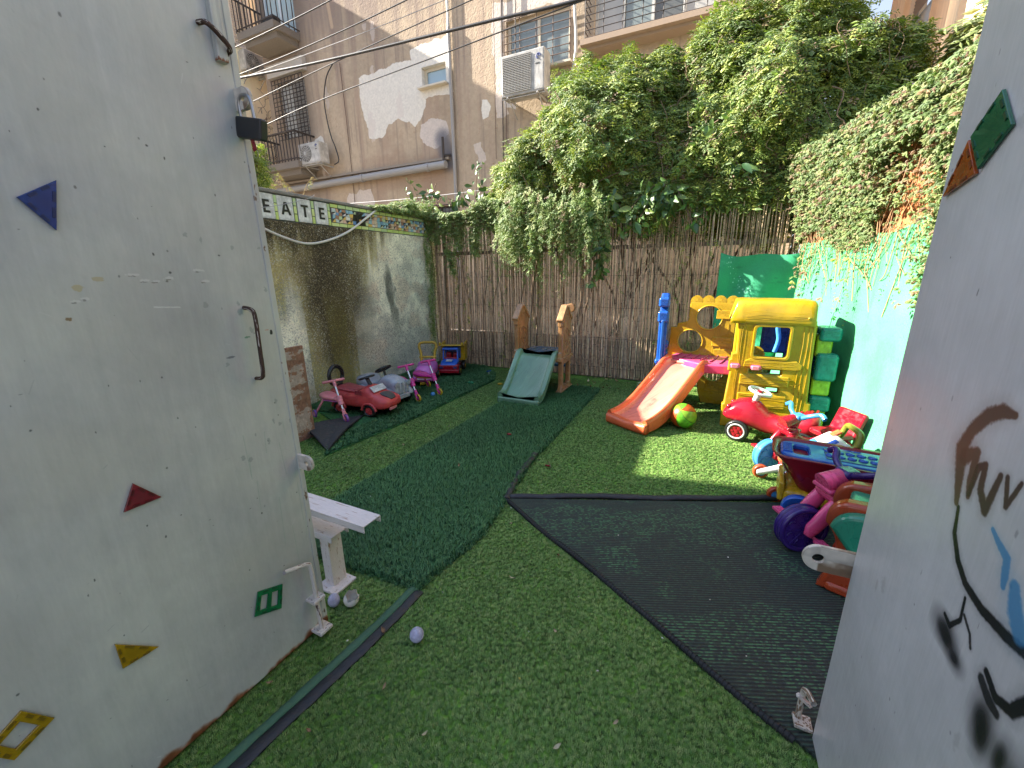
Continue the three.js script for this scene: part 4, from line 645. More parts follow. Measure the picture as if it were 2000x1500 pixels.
{
  const t = thing('sunlit_shrub', 'loose yellow green shrub rising above the terracotta wall before the cream building', 'shrub', [0, 0, 0]);
  const L = blobLeaves([[2.3, 3.1, -6.0, .6, .85, .5], [2.55, 3.7, -6.2, .4, .7, .4], [1.75, 2.6, -5.2, .45, .3, .4]], 480);
  foliage(t, 'foliage', leafSpray(6, .11, .038, 41), L, [[.2, .26, .05], [.26, .3, .07], [.14, .2, .04], [.34, .32, .08]], .04);
  part(t, 'stem', stems(9, i => [[2.2 + rr(-.2, .2), 0, -6], [2.3 + rr(-.3, .3), 1.8, -6], [2.4 + rr(-.5, .5), 3.5, -6.1]], .016), woodM);
  const s = thing('strap_leaf_plant', 'clump of long strap shaped leaves at the corner of fence and terracotta wall', 'plant', [1.0, 2.35, -5.5]);
  const blade = (() => { const p = []; const P = [0, .25, .5, .75, 1].map(t => { const w = .02 * Math.sin(Math.PI * Math.min(.98, .12 + t * .86)); return [[-w, t * .42, -t * t * .16], [w, t * .42, -t * t * .16]]; }); for (let i = 0; i < 4; i++) for (const q of [P[i][0], P[i + 1][0], P[i][1], P[i][1], P[i + 1][0], P[i + 1][1]]) p.push(...q); const g = new THREE.BufferGeometry(); g.setAttribute('position', new THREE.Float32BufferAttribute(p, 3)); return mergeVerts(g); })();
  for (let i = 0; i < 26; i++) { const l = part(s, 'leaf', blade, leafTones[1 + i % 3]); l.position.set(rr(-.12, .2), rr(-.1, .05), rr(-.1, .1)); l.rotation.set(rr(-.3, .5), rr(-3, 3), rr(-.7, .7), 'YXZ'); l.scale.setScalar(rr(.6, 1)); }
  part(s, 'root_mat', new THREE.SphereGeometry(.16, 10, 6).scale(1.2, .5, 1).translate(.02, -.1, 0), woodM);
  for (const [x, y, z] of [[1.22, 2.62, -4.55], [1.16, 2.72, -4.4]]) { const f = thing('purple_flower', 'small purple flower above the creeper on the terracotta wall', 'flower', [x, y, z], 0, 'purple flowers above the terracotta wall'); const pet = mat(.3, .12, .45, .6, { side: THREE.DoubleSide }); for (let k = 0; k < 5; k++) part(f, 'petal', at(new THREE.CircleGeometry(.014, 8), Math.cos(k * 1.257) * .014, Math.sin(k * 1.257) * .014, .002 * k), pet); part(f, 'stalk', rod([0, -.25, 0], [0, 0, -.004], .002, 5), leafTones[0]); }
}

/* ---------- the gates ---------- */
const metalWhite = (() => { const P = new Paint(0, 0, .5, .5, 512).each((u, v) => { const n = fbm(u * 14, v * 14, 5), b = fbm(u * 60 + 9, v * 60, 3); const rust = sstep(.68, .74, n + (b - .5) * .25); const k = .88 + b * .2; return [206 * k * (1 - rust) + 74 * rust * (.7 + b * .6), 196 * k * (1 - rust) + 44 * rust * (.7 + b * .6), 188 * k * (1 - rust) + 28 * rust * (.7 + b * .6)]; }); return new THREE.MeshStandardMaterial({ map: P.tex(), roughness: .55 }); })();
const rusty = (() => { const P = new Paint(0, 0, .5, .5, 256).each((u, v) => { const n = fbm(u * 16, v * 16, 5), b = fbm(u * 90, v * 90, 2), k = .5 + b; const p = sstep(.66, .72, n); return [62 * k * (1 - p) + 190 * p, 42 * k * (1 - p) + 182 * p, 30 * k * (1 - p) + 172 * p]; }); return new THREE.MeshStandardMaterial({ map: P.tex(), roughness: .75 }); })();
const wornPlate = (() => { const P = new Paint(0, 0, .4, .4, 640).each((u, v) => { const n = fbm(u * 22, v * 22, 5), b = fbm(u * 90, v * 90, 3), r = sstep(.52, .62, n), k = .8 + b * .4; return [(188 - 70 * r) * k, (180 - 84 * r) * k, (168 - 92 * r) * k]; }); return new THREE.MeshStandardMaterial({ map: P.tex(), roughness: .6 }); })();
function magTile(name, label, pts, hole, col, pos, face) {     // pts in metres on the gate face (u along -z, v up)
  const m = new THREE.MeshPhysicalMaterial({ color: lin(...col), roughness: .22, clearcoat: .5, map: scuff });
  const t = thing(name, label, 'magnetic tile', pos);
  const s = shapeOf(pts); for (const h of hole) s.holes.push(new THREE.Path(h.map(p => new THREE.Vector2(...p))));
  part(t, 'plate', ext(s, .006, .0012).rotateY(face), m);
  const mg = mat(col[0] * .25, col[1] * .25, col[2] * .25, .4), bars = [];
  for (let i = 0; i < pts.length; i++) { const a = pts[i], b = pts[(i + 1) % pts.length], L = Math.hypot(b[0] - a[0], b[1] - a[1]); const cx = pts.reduce((q, p) => q + p[0], 0) / pts.length, cy = pts.reduce((q, p) => q + p[1], 0) / pts.length; for (const k of [.3, .7]) { let x = a[0] + (b[0] - a[0]) * k, y = a[1] + (b[1] - a[1]) * k; const nx = cx - x, ny = cy - y, nl = Math.hypot(nx, ny); x += nx / nl * .006; y += ny / nl * .006; part(t, 'magnet', box(L * .2, .006, .0016, x, y, .0066, 0, 0, Math.atan2(b[1] - a[1], b[0] - a[0])).rotateY(face), mg); } }
  return t;
}
const GX = -1.36, GZ = -.94;
{
  const P = new Paint(-.96, 0, .26, 2.36, 720);
  P.each((z, y) => { const n = fbm(z * 3 + 9, y * 3, 5), f = fbm(z * 260, y * 40, 2), b = fbm(z * 22, y * 22, 4), br = fbm(z * 60, y * 3, 3); const k = .93 + (n - .5) * .22 + (f - .5) * .035 + (b - .5) * .05 + (br - .5) * .05; return [189 * k, 190 * k, 182 * k * (1 - (n - .5) * .08)]; });
  for (let i = 0; i < 9; i++) P.spot(rr(-.9, .2), rr(.3, 2.2), rr(.08, .3), rr(.06, .25), [170, 166, 150], .22, .5, 5, .6);
  for (let i = 0; i < 150; i++) P.spot(rr(-.93, .2), rr(.05, 2.3), rr(.0006, .003), rr(.0006, .004), [60, 62, 58], rr(.35, .9), .5, 200, .4);
  for (let i = 0; i < 40; i++) { const z = rr(-.92, .1), y = rr(.06, 2.2), a = rr(-1, 1), L = rr(.005, .05); P.stroke([[z, y], [z + L * Math.cos(a) * .5, y + L * Math.sin(a)]], rr(.0004, .0011), rnd() < .5 ? [206, 206, 198] : [140, 142, 136], rr(.2, .55), .5, .6); }
  // peeled and stained spots seen on the leaf
  P.spot(-.49, 1.45, .012, .006, [168, 158, 126], .8, .5, 120); P.spot(-.45, 1.43, .011, .008, [172, 160, 124], .8, .5, 120); P.spot(-.42, 1.36, .006, .004, [120, 96, 60], .8, .5, 200);
  for (const [z, y] of [[-.56, 1.46], [-.585, 1.445], [-.61, 1.443], [-.64, 1.45], [-.72, 1.47], [-.73, 1.44], [-.46, 1.405], [-.44, 1.4]]) { P.spot(z, y, .011, .003, [208, 208, 200], .5, 1.2, 150); P.spot(z + .004, y - .004, .007, .0016, [110, 108, 100], .6, 1.0, 200); }
  P.stroke([[-.59, 1.375], [-.65, 1.37]], .0014, [222, 222, 214], .6, .4, .5);
  P.spot(-.905, 1.265, .004, .009, [14, 14, 15], .95, .4, 200); P.spot(-.89, 1.275, .009, .002, [190, 120, 96], .6, .5, 200); P.spot(-.82, 1.26, .01, .003, [60, 110, 80], .6, .6, 200);
  P.spot(-.76, 1.205, .012, .003, [90, 92, 96], .7, .6, 200);
  for (let i = 0; i < 22; i++) P.spot(rr(-.93, -.7), rr(.3, 1.6), rr(.002, .008), rr(.004, .012), [128, 134, 128], .5, .8, 180);
  for (let i = 0; i < 10; i++) { const z = rr(-.92, -.74), y = rr(.5, .95); P.stroke([[z, y], [z + rr(-.01, .01), y - rr(.05, .2)]], .0012, [140, 158, 142], .45, .6, .8); }
  // rust creeping up from the bottom edge
  P.box(-.96, 0, .26, .12, (z, y) => { const n = fbm(z * 40, y * 40, 4), a = sstep(.032, .008, y - .01 + (fbm(z * 14, 4, 4) - .42) * .07 + (n - .5) * .02); return a > 0 ? [[82 + n * 70, 44 + n * 40, 22 + n * 24], a * .95] : null; });
  P.box(-.96, 0, -.87, 2.36, (z, y) => { const n = fbm(z * 70 + 3, y * 26, 4), a = sstep(.7, .76, n) * sstep(-.925, -.945, z); return a > 0 ? [[88, 60, 40], a] : null; });
  const m = new THREE.MeshStandardMaterial({ map: P.tex(), roughness: .48, bumpMap: rep(grain, 3, 6), bumpScale: .0007 });
  const g = thing('steel_gate_leaf', 'off-white painted steel gate leaf with rust along its bottom edge and pull handle', 'gate', [0, 0, 0]);
  part(g, 'panel', fit(rbox(.045, 2.3, 1.16, .004, GX - .0225, 1.165, GZ + .58), P, (x, y, z) => [z, y]), m);
  part(g, 'edge_fold', fit(rbox(.014, 2.3, .022, .004, GX - .004, 1.165, GZ + .008), P, (x, y, z) => [z - .012, y]), m);
  part(g, 'handle', tube([[GX - .004, 1.355, -.828], [GX + .03, 1.35, -.83], [GX + .042, 1.33, -.832], [GX + .042, 1.24, -.83], [GX + .042, 1.145, -.826], [GX + .03, 1.125, -.826], [GX - .004, 1.12, -.826]], .0065, 40, 8), rusty);
  const b = part(g, 'drop_bolt', tube([[GX + .03, .392, -.78], [GX + .03, .372, -.84], [GX + .03, .36, -.872], [GX + .03, .33, -.884], [GX + .03, .18, -.886], [GX + .03, .025, -.888]], .0085, 40, 8), metalWhite);
  part(b, 'bolt_guide', rbox(.05, .014, .055, .003, GX + .024, .185, -.888), metalWhite); part(b, 'bolt_guide', rbox(.06, .014, .06, .003, GX + .026, .032, -.892), metalWhite); part(b, 'bolt_stop', cyl(.006, .006, .012, GX + .03, .372, -.83, 0, 0, 0, 8), metalWhite);
  { const s = new THREE.Shape(); s.moveTo(-.1, -.03); s.lineTo(-.02, -.03); s.absarc(.0, 0, .03, -1.57, 1.57, false); s.lineTo(-.1, .03); s.closePath(); s.holes.push(new THREE.Path().absarc(.0, 0, .009, 0, 2 * Math.PI, true)); part(g, 'hasp_tab', ext(s, .012, .002).translate(-1.312, .772, -.935), wornPlate); const s2 = ext(s, .014, .002); part(g, 'lock_tab', s2.translate(-1.325, 1.965, -.928), wornPlate); }
  part(g, 'top_hook', tube([[GX, 2.13, -.845], [GX + .03, 2.125, -.85], [GX + .035, 2.105, -.88], [GX + .03, 2.085, -.905], [GX, 2.08, -.91]], .007, 20, 8), rusty);
  part(g, 'stiffener', rbox(.02, .5, .03, .004, GX + .008, 2.3, -.89), m);
  // padlock
  const k = thing('padlock', 'black padlock hanging from the lock tab of the left gate', 'padlock', [-1.318, 1.962, -.915]);
  const bk = mat(.012, .013, .015, .4); const st = mat(.35, .34, .33, .35, { metalness: .9 });
  part(k, 'body', rbox(.115, .058, .026, .006, .012, -.082, 0, 0, 0, -.22), bk);
  part(k, 'shackle', tube([[-.026, -.05, 0], [-.026, -.01, 0], [-.014, .008, 0], [.012, .006, 0], [.028, -.014, 0], [.034, -.065, 0]], .0055, 24, 8), st);
  const tg = thing('key_tag', 'small red key tag with wire ring dangling under the padlock', 'tag', [-1.308, 1.838, -.915]);
  part(tg, 'tag', rbox(.016, .036, .004, .0075, 0, 0, 0, 0, 0, .2), plastic(.35, .01, .02)); part(tg, 'ring', at(new THREE.TorusGeometry(.011, .0008, 6, 20), .004, -.026, 0), st); part(tg, 'wire', tube([[0, .035, 0], [.003, .025, .002], [0, .014, 0]], .001, 8, 5), st);
}
const onL = (z, y) => [-z, y];
const relL = (l, c) => l.map(([z, y]) => [-(z - c[0]), y - c[1]]);
{
  const mk = (name, label, l, holes, col) => { const c = [l.reduce((s, p) => s + p[0], 0) / l.length, l.reduce((s, p) => s + p[1], 0) / l.length]; magTile(name, label, relL(l, c), holes.map(h => relL(h, c)), col, [GX + .001, c[1], c[0]], Math.PI / 2); };
  mk('magnetic_triangle', 'blue magnetic triangle tile stuck on the left gate', [[-.393, 1.621], [-.44, 1.558], [-.463, 1.666]], [], [.015, .06, .3]);
  mk('magnetic_triangle', 'red magnetic triangle tile stuck on the left gate', [[-.413, .851], [-.499, .851], [-.447, .92]], [], [.33, .012, .02]);
  mk('magnetic_triangle', 'yellow magnetic triangle tile stuck low on the left gate', [[-.321, .42], [-.403, .414], [-.321, .504]], [], [.6, .36, .01]);
  const q = [[-.665, .284], [-.76, .239], [-.78, .332], [-.692, .369]], lerp = (a, b) => [q[0][0] * (1 - a) * (1 - b) + q[1][0] * a * (1 - b) + q[3][0] * (1 - a) * b + q[2][0] * a * b, q[0][1] * (1 - a) * (1 - b) + q[1][1] * a * (1 - b) + q[3][1] * (1 - a) * b + q[2][1] * a * b];
  const win = (a0, a1) => [lerp(a0, .2), lerp(a0, .8), lerp(a1, .8), lerp(a1, .2)];
  mk('magnetic_window_tile', 'green magnetic tile with two window openings on the left gate', q, [win(.16, .42), win(.58, .84)], [.01, .25, .08]);
  const y4 = [[-.078, .44], [-.111, .375], [-.186, .412], [-.146, .484]], cy = [-.13, .43]; mk('magnetic_frame_tile', 'yellow magnetic frame tile with an open middle on the left gate', y4, [y4.map(p => [cy[0] + (p[0] - cy[0]) * .55, cy[1] + (p[1] - cy[1]) * .55]).reverse()], [.55, .34, .01]);
}
{
  const HX = .42, HZ = -1.27, P = new Paint(-1.29, 0, .25, 2.36, 780);
  P.each((z, y) => { const n = fbm(z * 3 + 29, y * 3, 5), f = fbm(z * 300, y * 16, 2), b = fbm(z * 26, y * 20, 4); const k = .95 + (n - .5) * .14 + (f - .5) * .04 + (b - .5) * .05; return [204 * k, 204 * k, 206 * k]; });
  for (let i = 0; i < 130; i++) P.spot(rr(-1.25, .1), rr(.1, 2.3), rr(.0006, .003), rr(.001, .006), [110, 108, 110], rr(.25, .7), .6, 200, .5);
  for (let i = 0; i < 14; i++) P.spot(rr(-1.25, -.6), rr(.3, 2), rr(.004, .014), rr(.008, .02), [168, 166, 166], .5, .7, 140, .5);
  const BR = [84, 64, 54], BK = [22, 20, 22], BL = [66, 128, 176];
  const sp = (pts, w, c, a = .92, s = .3) => { P.stroke(pts, w, c, a, s, .25); P.stroke(pts.map(p => [p[0], p[1], (p[2] ?? w) * 1.9]), w, c, a * .16, .7, .3); };
  sp([[-.84, 1.235, .006], [-.87, 1.232, .012], [-.9, 1.215, .014], [-.93, 1.18, .013], [-.945, 1.14, .016], [-.93, 1.1, .014], [-.915, 1.05, .007]], .012, BR);
  sp([[-.93, 1.13, .015], [-.9, 1.15, .01], [-.895, 1.1, .01], [-.89, 1.075, .006]], .01, BR);
  sp([[-.89, 1.08, .006], [-.885, 1.13, .007], [-.87, 1.14, .007], [-.865, 1.1, .008], [-.84, 1.075, .009], [-.83, 1.14, .006]], .007, [66, 50, 46]);
  sp([[-.815, 1.145, .005], [-.8, 1.105, .005], [-.785, 1.15, .004]], .005, [66, 50, 46]);
  sp([[-.905, 1.045, .004], [-.895, 1.0, .006], [-.865, .965, .007], [-.83, .945, .007], [-.78, .938, .008], [-.72, .944, .009], [-.67, .955, .009]], .007, BK);
  sp([[-.855, .862, .004], [-.835, .856, .005], [-.815, .885, .004], [-.82, .925, .003]], .004, BK); sp([[-.81, .9, .003], [-.785, .885, .003], [-.775, .868, .003]], .003, BK, .8);
  for (const [z, y, a, b] of [[-.845, .838, .03, .02], [-.83, .83, .022, .016], [-.8, .82, .02, .014], [-.71, .8, .022, .03], [-.7, .78, .018, .03], [-.66, .79, .015, .03], [-.62, .78, .03, .04]]) { P.spot(z, y, a * 1.15, b * 1.15, BK, .45, .25, 12, .95); P.spot(z, y, a * .6, b * .6, BK, .75, .2, 20, .9); }
  sp([[-.73, .868, .006], [-.7, .853, .007], [-.67, .865, .009], [-.64, .92, .012]], .007, BK); sp([[-.735, .85, .008], [-.71, .838, .009], [-.69, .836, .007]], .008, BK, .8);
  sp([[-.81, 1.06, .004], [-.79, 1.05, .006], [-.765, 1.04, .008], [-.758, 1.015, .008], [-.755, 1.0, .005]], .006, BL, .8, .3); sp([[-.735, 1.015, .01], [-.72, .985, .016], [-.7, .965, .015]], .014, BL, .8, .3);
  const m = new THREE.MeshStandardMaterial({ map: P.tex(), roughness: .26, bumpMap: rep(grain, 3, 6), bumpScale: .0005 });
  const g = thing('steel_gate_leaf', 'pale grey steel gate leaf sprayed with black and brown graffiti strokes', 'gate', [0, 0, 0]);
  part(g, 'panel', fit(rbox(.045, 2.3, 1.5, .004, HX + .0225, 1.165, HZ + .75), P, (x, y, z) => [z, y]), m);
  const s = new THREE.Shape(); s.moveTo(.1, -.04); s.lineTo(.0, -.04); s.absarc(0, 0, .04, -1.57, 1.57, true); s.lineTo(.1, .04); s.closePath(); s.holes.push(new THREE.Path().absarc(-.002, 0, .017, 0, 2 * Math.PI, true));
  part(g, 'hasp_tab', ext(s, .012, .002).translate(.345, .65, HZ - .016), wornPlate);
  const b = part(g, 'drop_bolt', tube([[HX - .02, .165, HZ + .02], [HX - .03, .16, HZ - .02], [HX - .035, .14, HZ - .035], [HX - .035, .02, HZ - .035]], .009, 20, 8), wornPlate);
  part(b, 'bolt_guide', rbox(.05, .012, .05, .003, HX - .024, .03, HZ - .026), wornPlate); part(b, 'bolt_arm', rbox(.05, .012, .014, .003, HX - .03, .115, HZ - .03, 0, 0, -.6), metalWhite);
  const mk = (name, label, l, holes, col) => { const c = [l.reduce((s, p) => s + p[0], 0) / l.length, l.reduce((s, p) => s + p[1], 0) / l.length]; magTile(name, label, l.map(([z, y]) => [(z - c[0]), y - c[1]]), [], col, [HX - .001, c[1], c[0]], -Math.PI / 2); };
  mk('magnetic_square', 'green magnetic tile stuck high on the graffiti gate', [[-1.185, 1.69], [-1.125, 1.622], [-1.05, 1.675], [-1.11, 1.745]], [], [.01, .2, .09]);
  mk('magnetic_triangle', 'orange magnetic triangle tile stuck high on the graffiti gate', [[-1.19, 1.686], [-1.243, 1.592], [-1.13, 1.616]], [], [.6, .11, .01]);
}

/* ---------- things left of the view ---------- */
const PX = {
  yellow: plastic(.64, .4, .018, .42), sunYellow: plastic(.58, .36, .012, .48), orange: plastic(.85, .16, .055, .38), salmon: plastic(.84, .27, .19, .4), pink: plastic(.88, .1, .28, .35), hotpink: plastic(.72, .05, .33, .38), palePink: plastic(.86, .28, .32, .4),
  red: plastic(.38, .008, .022, .3), fadedRed: plastic(.62, .07, .07, .36), blue: plastic(.02, .12, .55, .35), skyBlue: plastic(.07, .33, .7, .38), teal: plastic(.015, .24, .24, .4), navy: plastic(.02, .04, .16, .4), purple: plastic(.05, .02, .2, .35), lilac: plastic(.25, .08, .38, .4), orchid: plastic(.6, .15, .5, .42),
  black: plastic(.015, .015, .016, .45), silver: plastic(.42, .45, .5, .38), white: plastic(.7, .7, .7, .35), tan: plastic(.52, .28, .12, .45), sage: plastic(.17, .32, .2, .33), slate: plastic(.05, .16, .26, .4), lime: plastic(.45, .55, .04, .38), olive: plastic(.26, .28, .03, .4), green: plastic(.03, .32, .14, .35), seaGreen: plastic(.03, .33, .2, .35), rust: plastic(.48, .07, .02, .4), maroon: plastic(.26, .01, .025, .3),
};
const chrome = mat(.6, .6, .62, .25, { metalness: .9 });
{ // rusty board
  const P = new Paint(0, 0, .4, .9, 700).each((u, v) => { const n = fbm(u * 9, v * 22, 5), b = fbm(u * 70, v * 40, 3), e = Math.min(u - .0, .36 - u, v, .88 - v); const peel = sstep(.5, .6, n + (b - .5) * .35 + sstep(.05, .0, e) * .3); const k = .8 + b * .4; return [(166 - 34 * peel) * k, (152 - 54 * peel) * k, (140 - 62 * peel) * k]; });
  const t = thing('weathered_board', 'weathered board with peeling rust brown paint standing behind the left gate', 'board', [-3.25, 0, -2.42]);
  part(t, 'panel', fit(rbox(.03, .86, .36, .004, 0, .43, .18), P, (x, y, z) => [z, y]).rotateZ(.0), new THREE.MeshStandardMaterial({ map: P.tex(), roughness: .9, bumpMap: rep(grain, 3, 5), bumpScale: .004 }));
  part(t, 'prop', rod([-.01, .62, .2], [-.34, .0, .2], .014, 8), woodM);
}
{ // white steel bench frame
  const P = new Paint(0, 0, 1, 1, 300).each((u, v) => { const n = fbm(u * 9, v * 9, 5), b = fbm(u * 60, v * 60, 3), r = .5 * sstep(.68, .76, n + (b - .5) * .2); const k = .92 + b * .14; return [214 * k - 90 * r, 204 * k - 120 * r, 200 * k - 140 * r]; });
  const m = new THREE.MeshStandardMaterial({ map: P.tex(), roughness: .5 });
  const t = thing('steel_bench_frame', 'white painted steel channel frame standing behind the left gate', 'metal frame');
  const chan = (x0, x1, y, zc, w, d, th = .004) => [box(x1 - x0, th, w, (x0 + x1) / 2, y - th / 2, zc), box(x1 - x0, d, th, (x0 + x1) / 2, y - d / 2 - th, zc - w / 2 + th / 2), box(x1 - x0, d, th, (x0 + x1) / 2, y - d / 2 - th, zc + w / 2 - th / 2)];
  part(t, 'upper_rail', chan(-2.3, -1.24, .42, -1.135, .1, .028), m); part(t, 'lower_rail', chan(-2.1, -1.455, .3, -1.135, .1, .024), m);
  part(t, 'leg', [box(.004, .262, .075, -1.5, .136, -1.135), box(.05, .262, .004, -1.527, .136, -1.0995), box(.05, .262, .004, -1.527, .136, -1.1705)], m); part(t, 'foot_plate', rbox(.13, .014, .13, .004, -1.515, .008, -1.125), m);
  part(t, 'leg', box(.06, .4, .07, -2.2, .2, -1.135), m); part(t, 'cross_bar', box(.04, .09, .07, -1.8, .345, -1.135), m);
}
// three-wheeled foldable scooters
function bug(name, label, main, wheelM, wheelHub, trim, pos, turn, group) {        // faces +x
  const t = thing(name, label, 'ride-on toy', pos, turn, group);
  part(t, 'seat', bodyX([[-.27, .2, .235, .03], [-.22, .185, .25, .07], [-.12, .185, .245, .075], [-.02, .195, .235, .045], [.06, .2, .24, .032], [.1, .2, .245, .03]], 18, 2.4), main);
  part(t, 'seat_trim', bodyX([[-.24, .178, .19, .05], [-.12, .174, .186, .07], [0, .184, .195, .04], [.08, .192, .2, .024]], 14, 2.4), trim);
  part(t, 'head_tube', rod([.1, .26, 0], [.145, .175, 0], .028, 14), main);
  part(t, 'stem', rod([.035, .39, 0], [.185, .095, 0], .011, 10), chrome);
  part(t, 'handlebar', [rod([.025, .405, -.1], [.025, .405, .1], .0135, 10), rod([.022, .415, 0], [.055, .35, 0], .017, 10), at(new THREE.SphereGeometry(.0145, 10, 8), .025, .405, -.1), at(new THREE.SphereGeometry(.0145, 10, 8), .025, .405, .1)], main);
  part(t, 'fork', [rod([.165, .135, 0], [.19, .085, 0], .018, 10), rod([.185, .095, .016], [.215, .045, .018], .008, 8), rod([.185, .095, -.016], [.215, .045, -.018], .008, 8)], main);
  wheel(t, .045, .024, .215, .045, 0, wheelM, wheelHub);
  for (const s of [-1, 1]) { part(t, 'rear_strut', rod([-.16, .2, s * .04], [-.2, .05, s * .13], .012, 8), main); wheel(t, .042, .022, -.2, .042, s * .145, wheelM, wheelHub); }
  return t;
}
bug('pink_scooter', 'pale pink three wheeled scooter with purple wheels beside the weathered board', PX.palePink, PX.lilac, PX.palePink, PX.orchid, [-3.4, .02, -2.82], -18 * R);
const bugG = 'magenta scooters with yellow wheels';
const bg = bug('magenta_scooter', 'magenta three wheeled scooter with yellow wheels next to the silver toy car', PX.hotpink, PX.yellow, PX.hotpink, PX.yellow, [-3.18, .02, -3.66], -14 * R, bugG);
copy(bg, [-3.1, .02, -3.98], -16 * R, 'magenta three wheeled scooter with yellow wheels in front of the orchid pink push car');
// red ride-on car with ring backrest
{
  const t = thing('red_ride_on_car', 'faded red ride-on car with black ring backrest and steering wheel', 'ride-on toy', [-3.32, .018, -3.12], 4 * R); t.scale.set(1, .84, 1);
  part(t, 'body', bodyX([[-.36, .14, .26, .09], [-.34, .1, .3, .13], [-.25, .085, .31, .15], [-.1, .085, .285, .155], [.0, .085, .28, .155], [.06, .085, .33, .155, .13], [.12, .085, .37, .155, .115], [.17, .085, .36, .158, .12], [.24, .085, .29, .16, .14], [.32, .09, .265, .158], [.38, .1, .24, .14], [.415, .13, .2, .1]], 32, 3.4), PX.fadedRed);
  part(t, 'seat', bodyX([[-.3, .28, .318, .09], [-.26, .29, .335, .11], [-.12, .285, .305, .11], [-.01, .28, .298, .1]], 18, 2.6), plastic(.5, .09, .1, .45));
  for (const x of [-.2, .2]) for (const s of [-1, 1]) { part(t, 'wheel_arch', at(new THREE.TorusGeometry(.088, .014, 8, 20, Math.PI), x, .085, s * .156), PX.fadedRed); wheel(t, .08, .055, x, .08, s * .137, PX.black, PX.fadedRed); }
  part(t, 'windscreen', rbox(.012, .085, .2, .005, .215, .333, 0, 0, 0, .72), PX.white); part(t, 'side_decal', [rbox(.09, .05, .006, .003, .08, .3, .153), rbox(.09, .05, .006, .003, .08, .3, -.153)], plastic(.3, .04, .05, .4));
  part(t, 'bonnet_inset', bodyX([[.27, .262, .29, .05], [.31, .255, .292, .07], [.37, .235, .268, .06], [.4, .215, .235, .04]], 16, 2.6), mat(.06, .055, .05, .7));
  part(t, 'front_plate', rbox(.02, .035, .11, .006, .4, .105, .02), PX.palePink);
  part(t, 'backrest', [at(new THREE.TorusGeometry(.095, .022, 10, 32), 0, 0, 0, 0, Math.PI / 2).scale(1, 1.3, 1).translate(-.35, .44, 0), rbox(.05, .14, .12, .02, -.335, .28, 0)], PX.black);
  part(t, 'steering_column', rod([.12, .36, 0], [.08, .44, 0], .022, 12), PX.black); steering(t, .075, .014, .075, .455, 0, .35, PX.black, PX.yellow);
}
function bobby(name, label, main, wheelM, hubM, rimM, stM, stHub, pos, turn, jeep) {       // faces +x
  const t = thing(name, label, 'ride-on toy', pos, turn); const wr = jeep ? .088 : .095;
  if (jeep) {
    part(t, 'body', bodyX([[-.32, .17, .25, .09], [-.3, .13, .3, .13], [-.2, .12, .3, .14], [-.12, .13, .25, .11], [-.02, .13, .245, .1], [.04, .13, .3, .115, .1], [.1, .13, .335, .12, .1], [.2, .12, .32, .12, .1], [.27, .12, .29, .12, .1], [.3, .13, .25, .105, .09]], 28, 4), main);
    for (const x of [-.2, .2]) for (const s of [-1, 1]) part(t, 'fender', at(new THREE.TorusGeometry(.098, .03, 8, 20, 2.6).scale(1, 1, 1.5), x, .085, s * .135, 0, 0, .25), main);
    part(t, 'grille', [rbox(.012, .13, .03, .004, .302, .2, 0), rbox(.012, .13, .02, .004, .3, .2, .05), rbox(.012, .13, .02, .004, .3, .2, -.05)], main); part(t, 'bumper', rbox(.035, .05, .2, .012, .3, .105, 0), main);
    for (const s of [-1, 1]) part(t, 'headlight', cyl(.026, .03, .03, .3, .25, s * .09, 0, 0, Math.PI / 2), main);
  } else {
    part(t, 'body', bodyX([[-.32, .2, .27, .05], [-.31, .15, .31, .12], [-.24, .12, .325, .155], [-.14, .11, .275, .15, .13], [-.04, .09, .24, .115, .1], [.04, .09, .275, .115, .095], [.12, .11, .345, .14, .11], [.2, .13, .365, .155, .12], [.28, .15, .345, .15, .115], [.34, .165, .295, .13, .1], [.375, .185, .25, .09]], 30, 2.7), main);
    for (const s of [-1, 1]) part(t, 'headlight', at(new THREE.SphereGeometry(.022, 14, 10), .335, .285, s * .085), main);
    part(t, 'seat_ribs', [0, 1, 2, 3].map(k => rbox(.02, .012, .16 - k * .01, .005, -.29 + k * .035, .326 - k * .008, 0)), main);
  }
  for (const x of jeep ? [-.2, .2] : [-.22, .24]) { for (const s of [-1, 1]) { const w = wheel(t, wr, .06, x, wr, s * (jeep ? .14 : .135), wheelM, hubM, 'z', 0, 6); if (rimM) part(w, 'rim', [at(new THREE.TorusGeometry(.063, .0075, 8, 28), 0, 0, .029), at(new THREE.TorusGeometry(.063, .0075, 8, 28), 0, 0, -.029)], rimM); } part(t, 'axle', rod([x, wr, -.12], [x, wr, .12], .012, 8), PX.black); }
  part(t, 'steering_column', rod([jeep ? .06 : .16, jeep ? .28 : .34, 0], [jeep ? .03 : .13, jeep ? .375 : .42, 0], jeep ? .014 : .02, 12, jeep ? .014 : .032), stM);
  steering(t, .085, .0125, jeep ? .02 : .125, jeep ? .39 : .435, 0, jeep ? .5 : .3, stM, stHub);
  return t;
}
bobby('silver_ride_on_car', 'silver grey ride-on jeep with black wheels and black steering wheel', PX.silver, PX.black, PX.navy, null, PX.black, PX.black, [-3.36, .018, -3.48], -4 * R, true);
bobby('red_push_car', 'glossy red ride-on push car with white steering wheel in front of the playhouse', PX.red, PX.black, PX.red, PX.white, PX.white, PX.red, [.56, 0, -3.93], (180 - 14) * R, false);
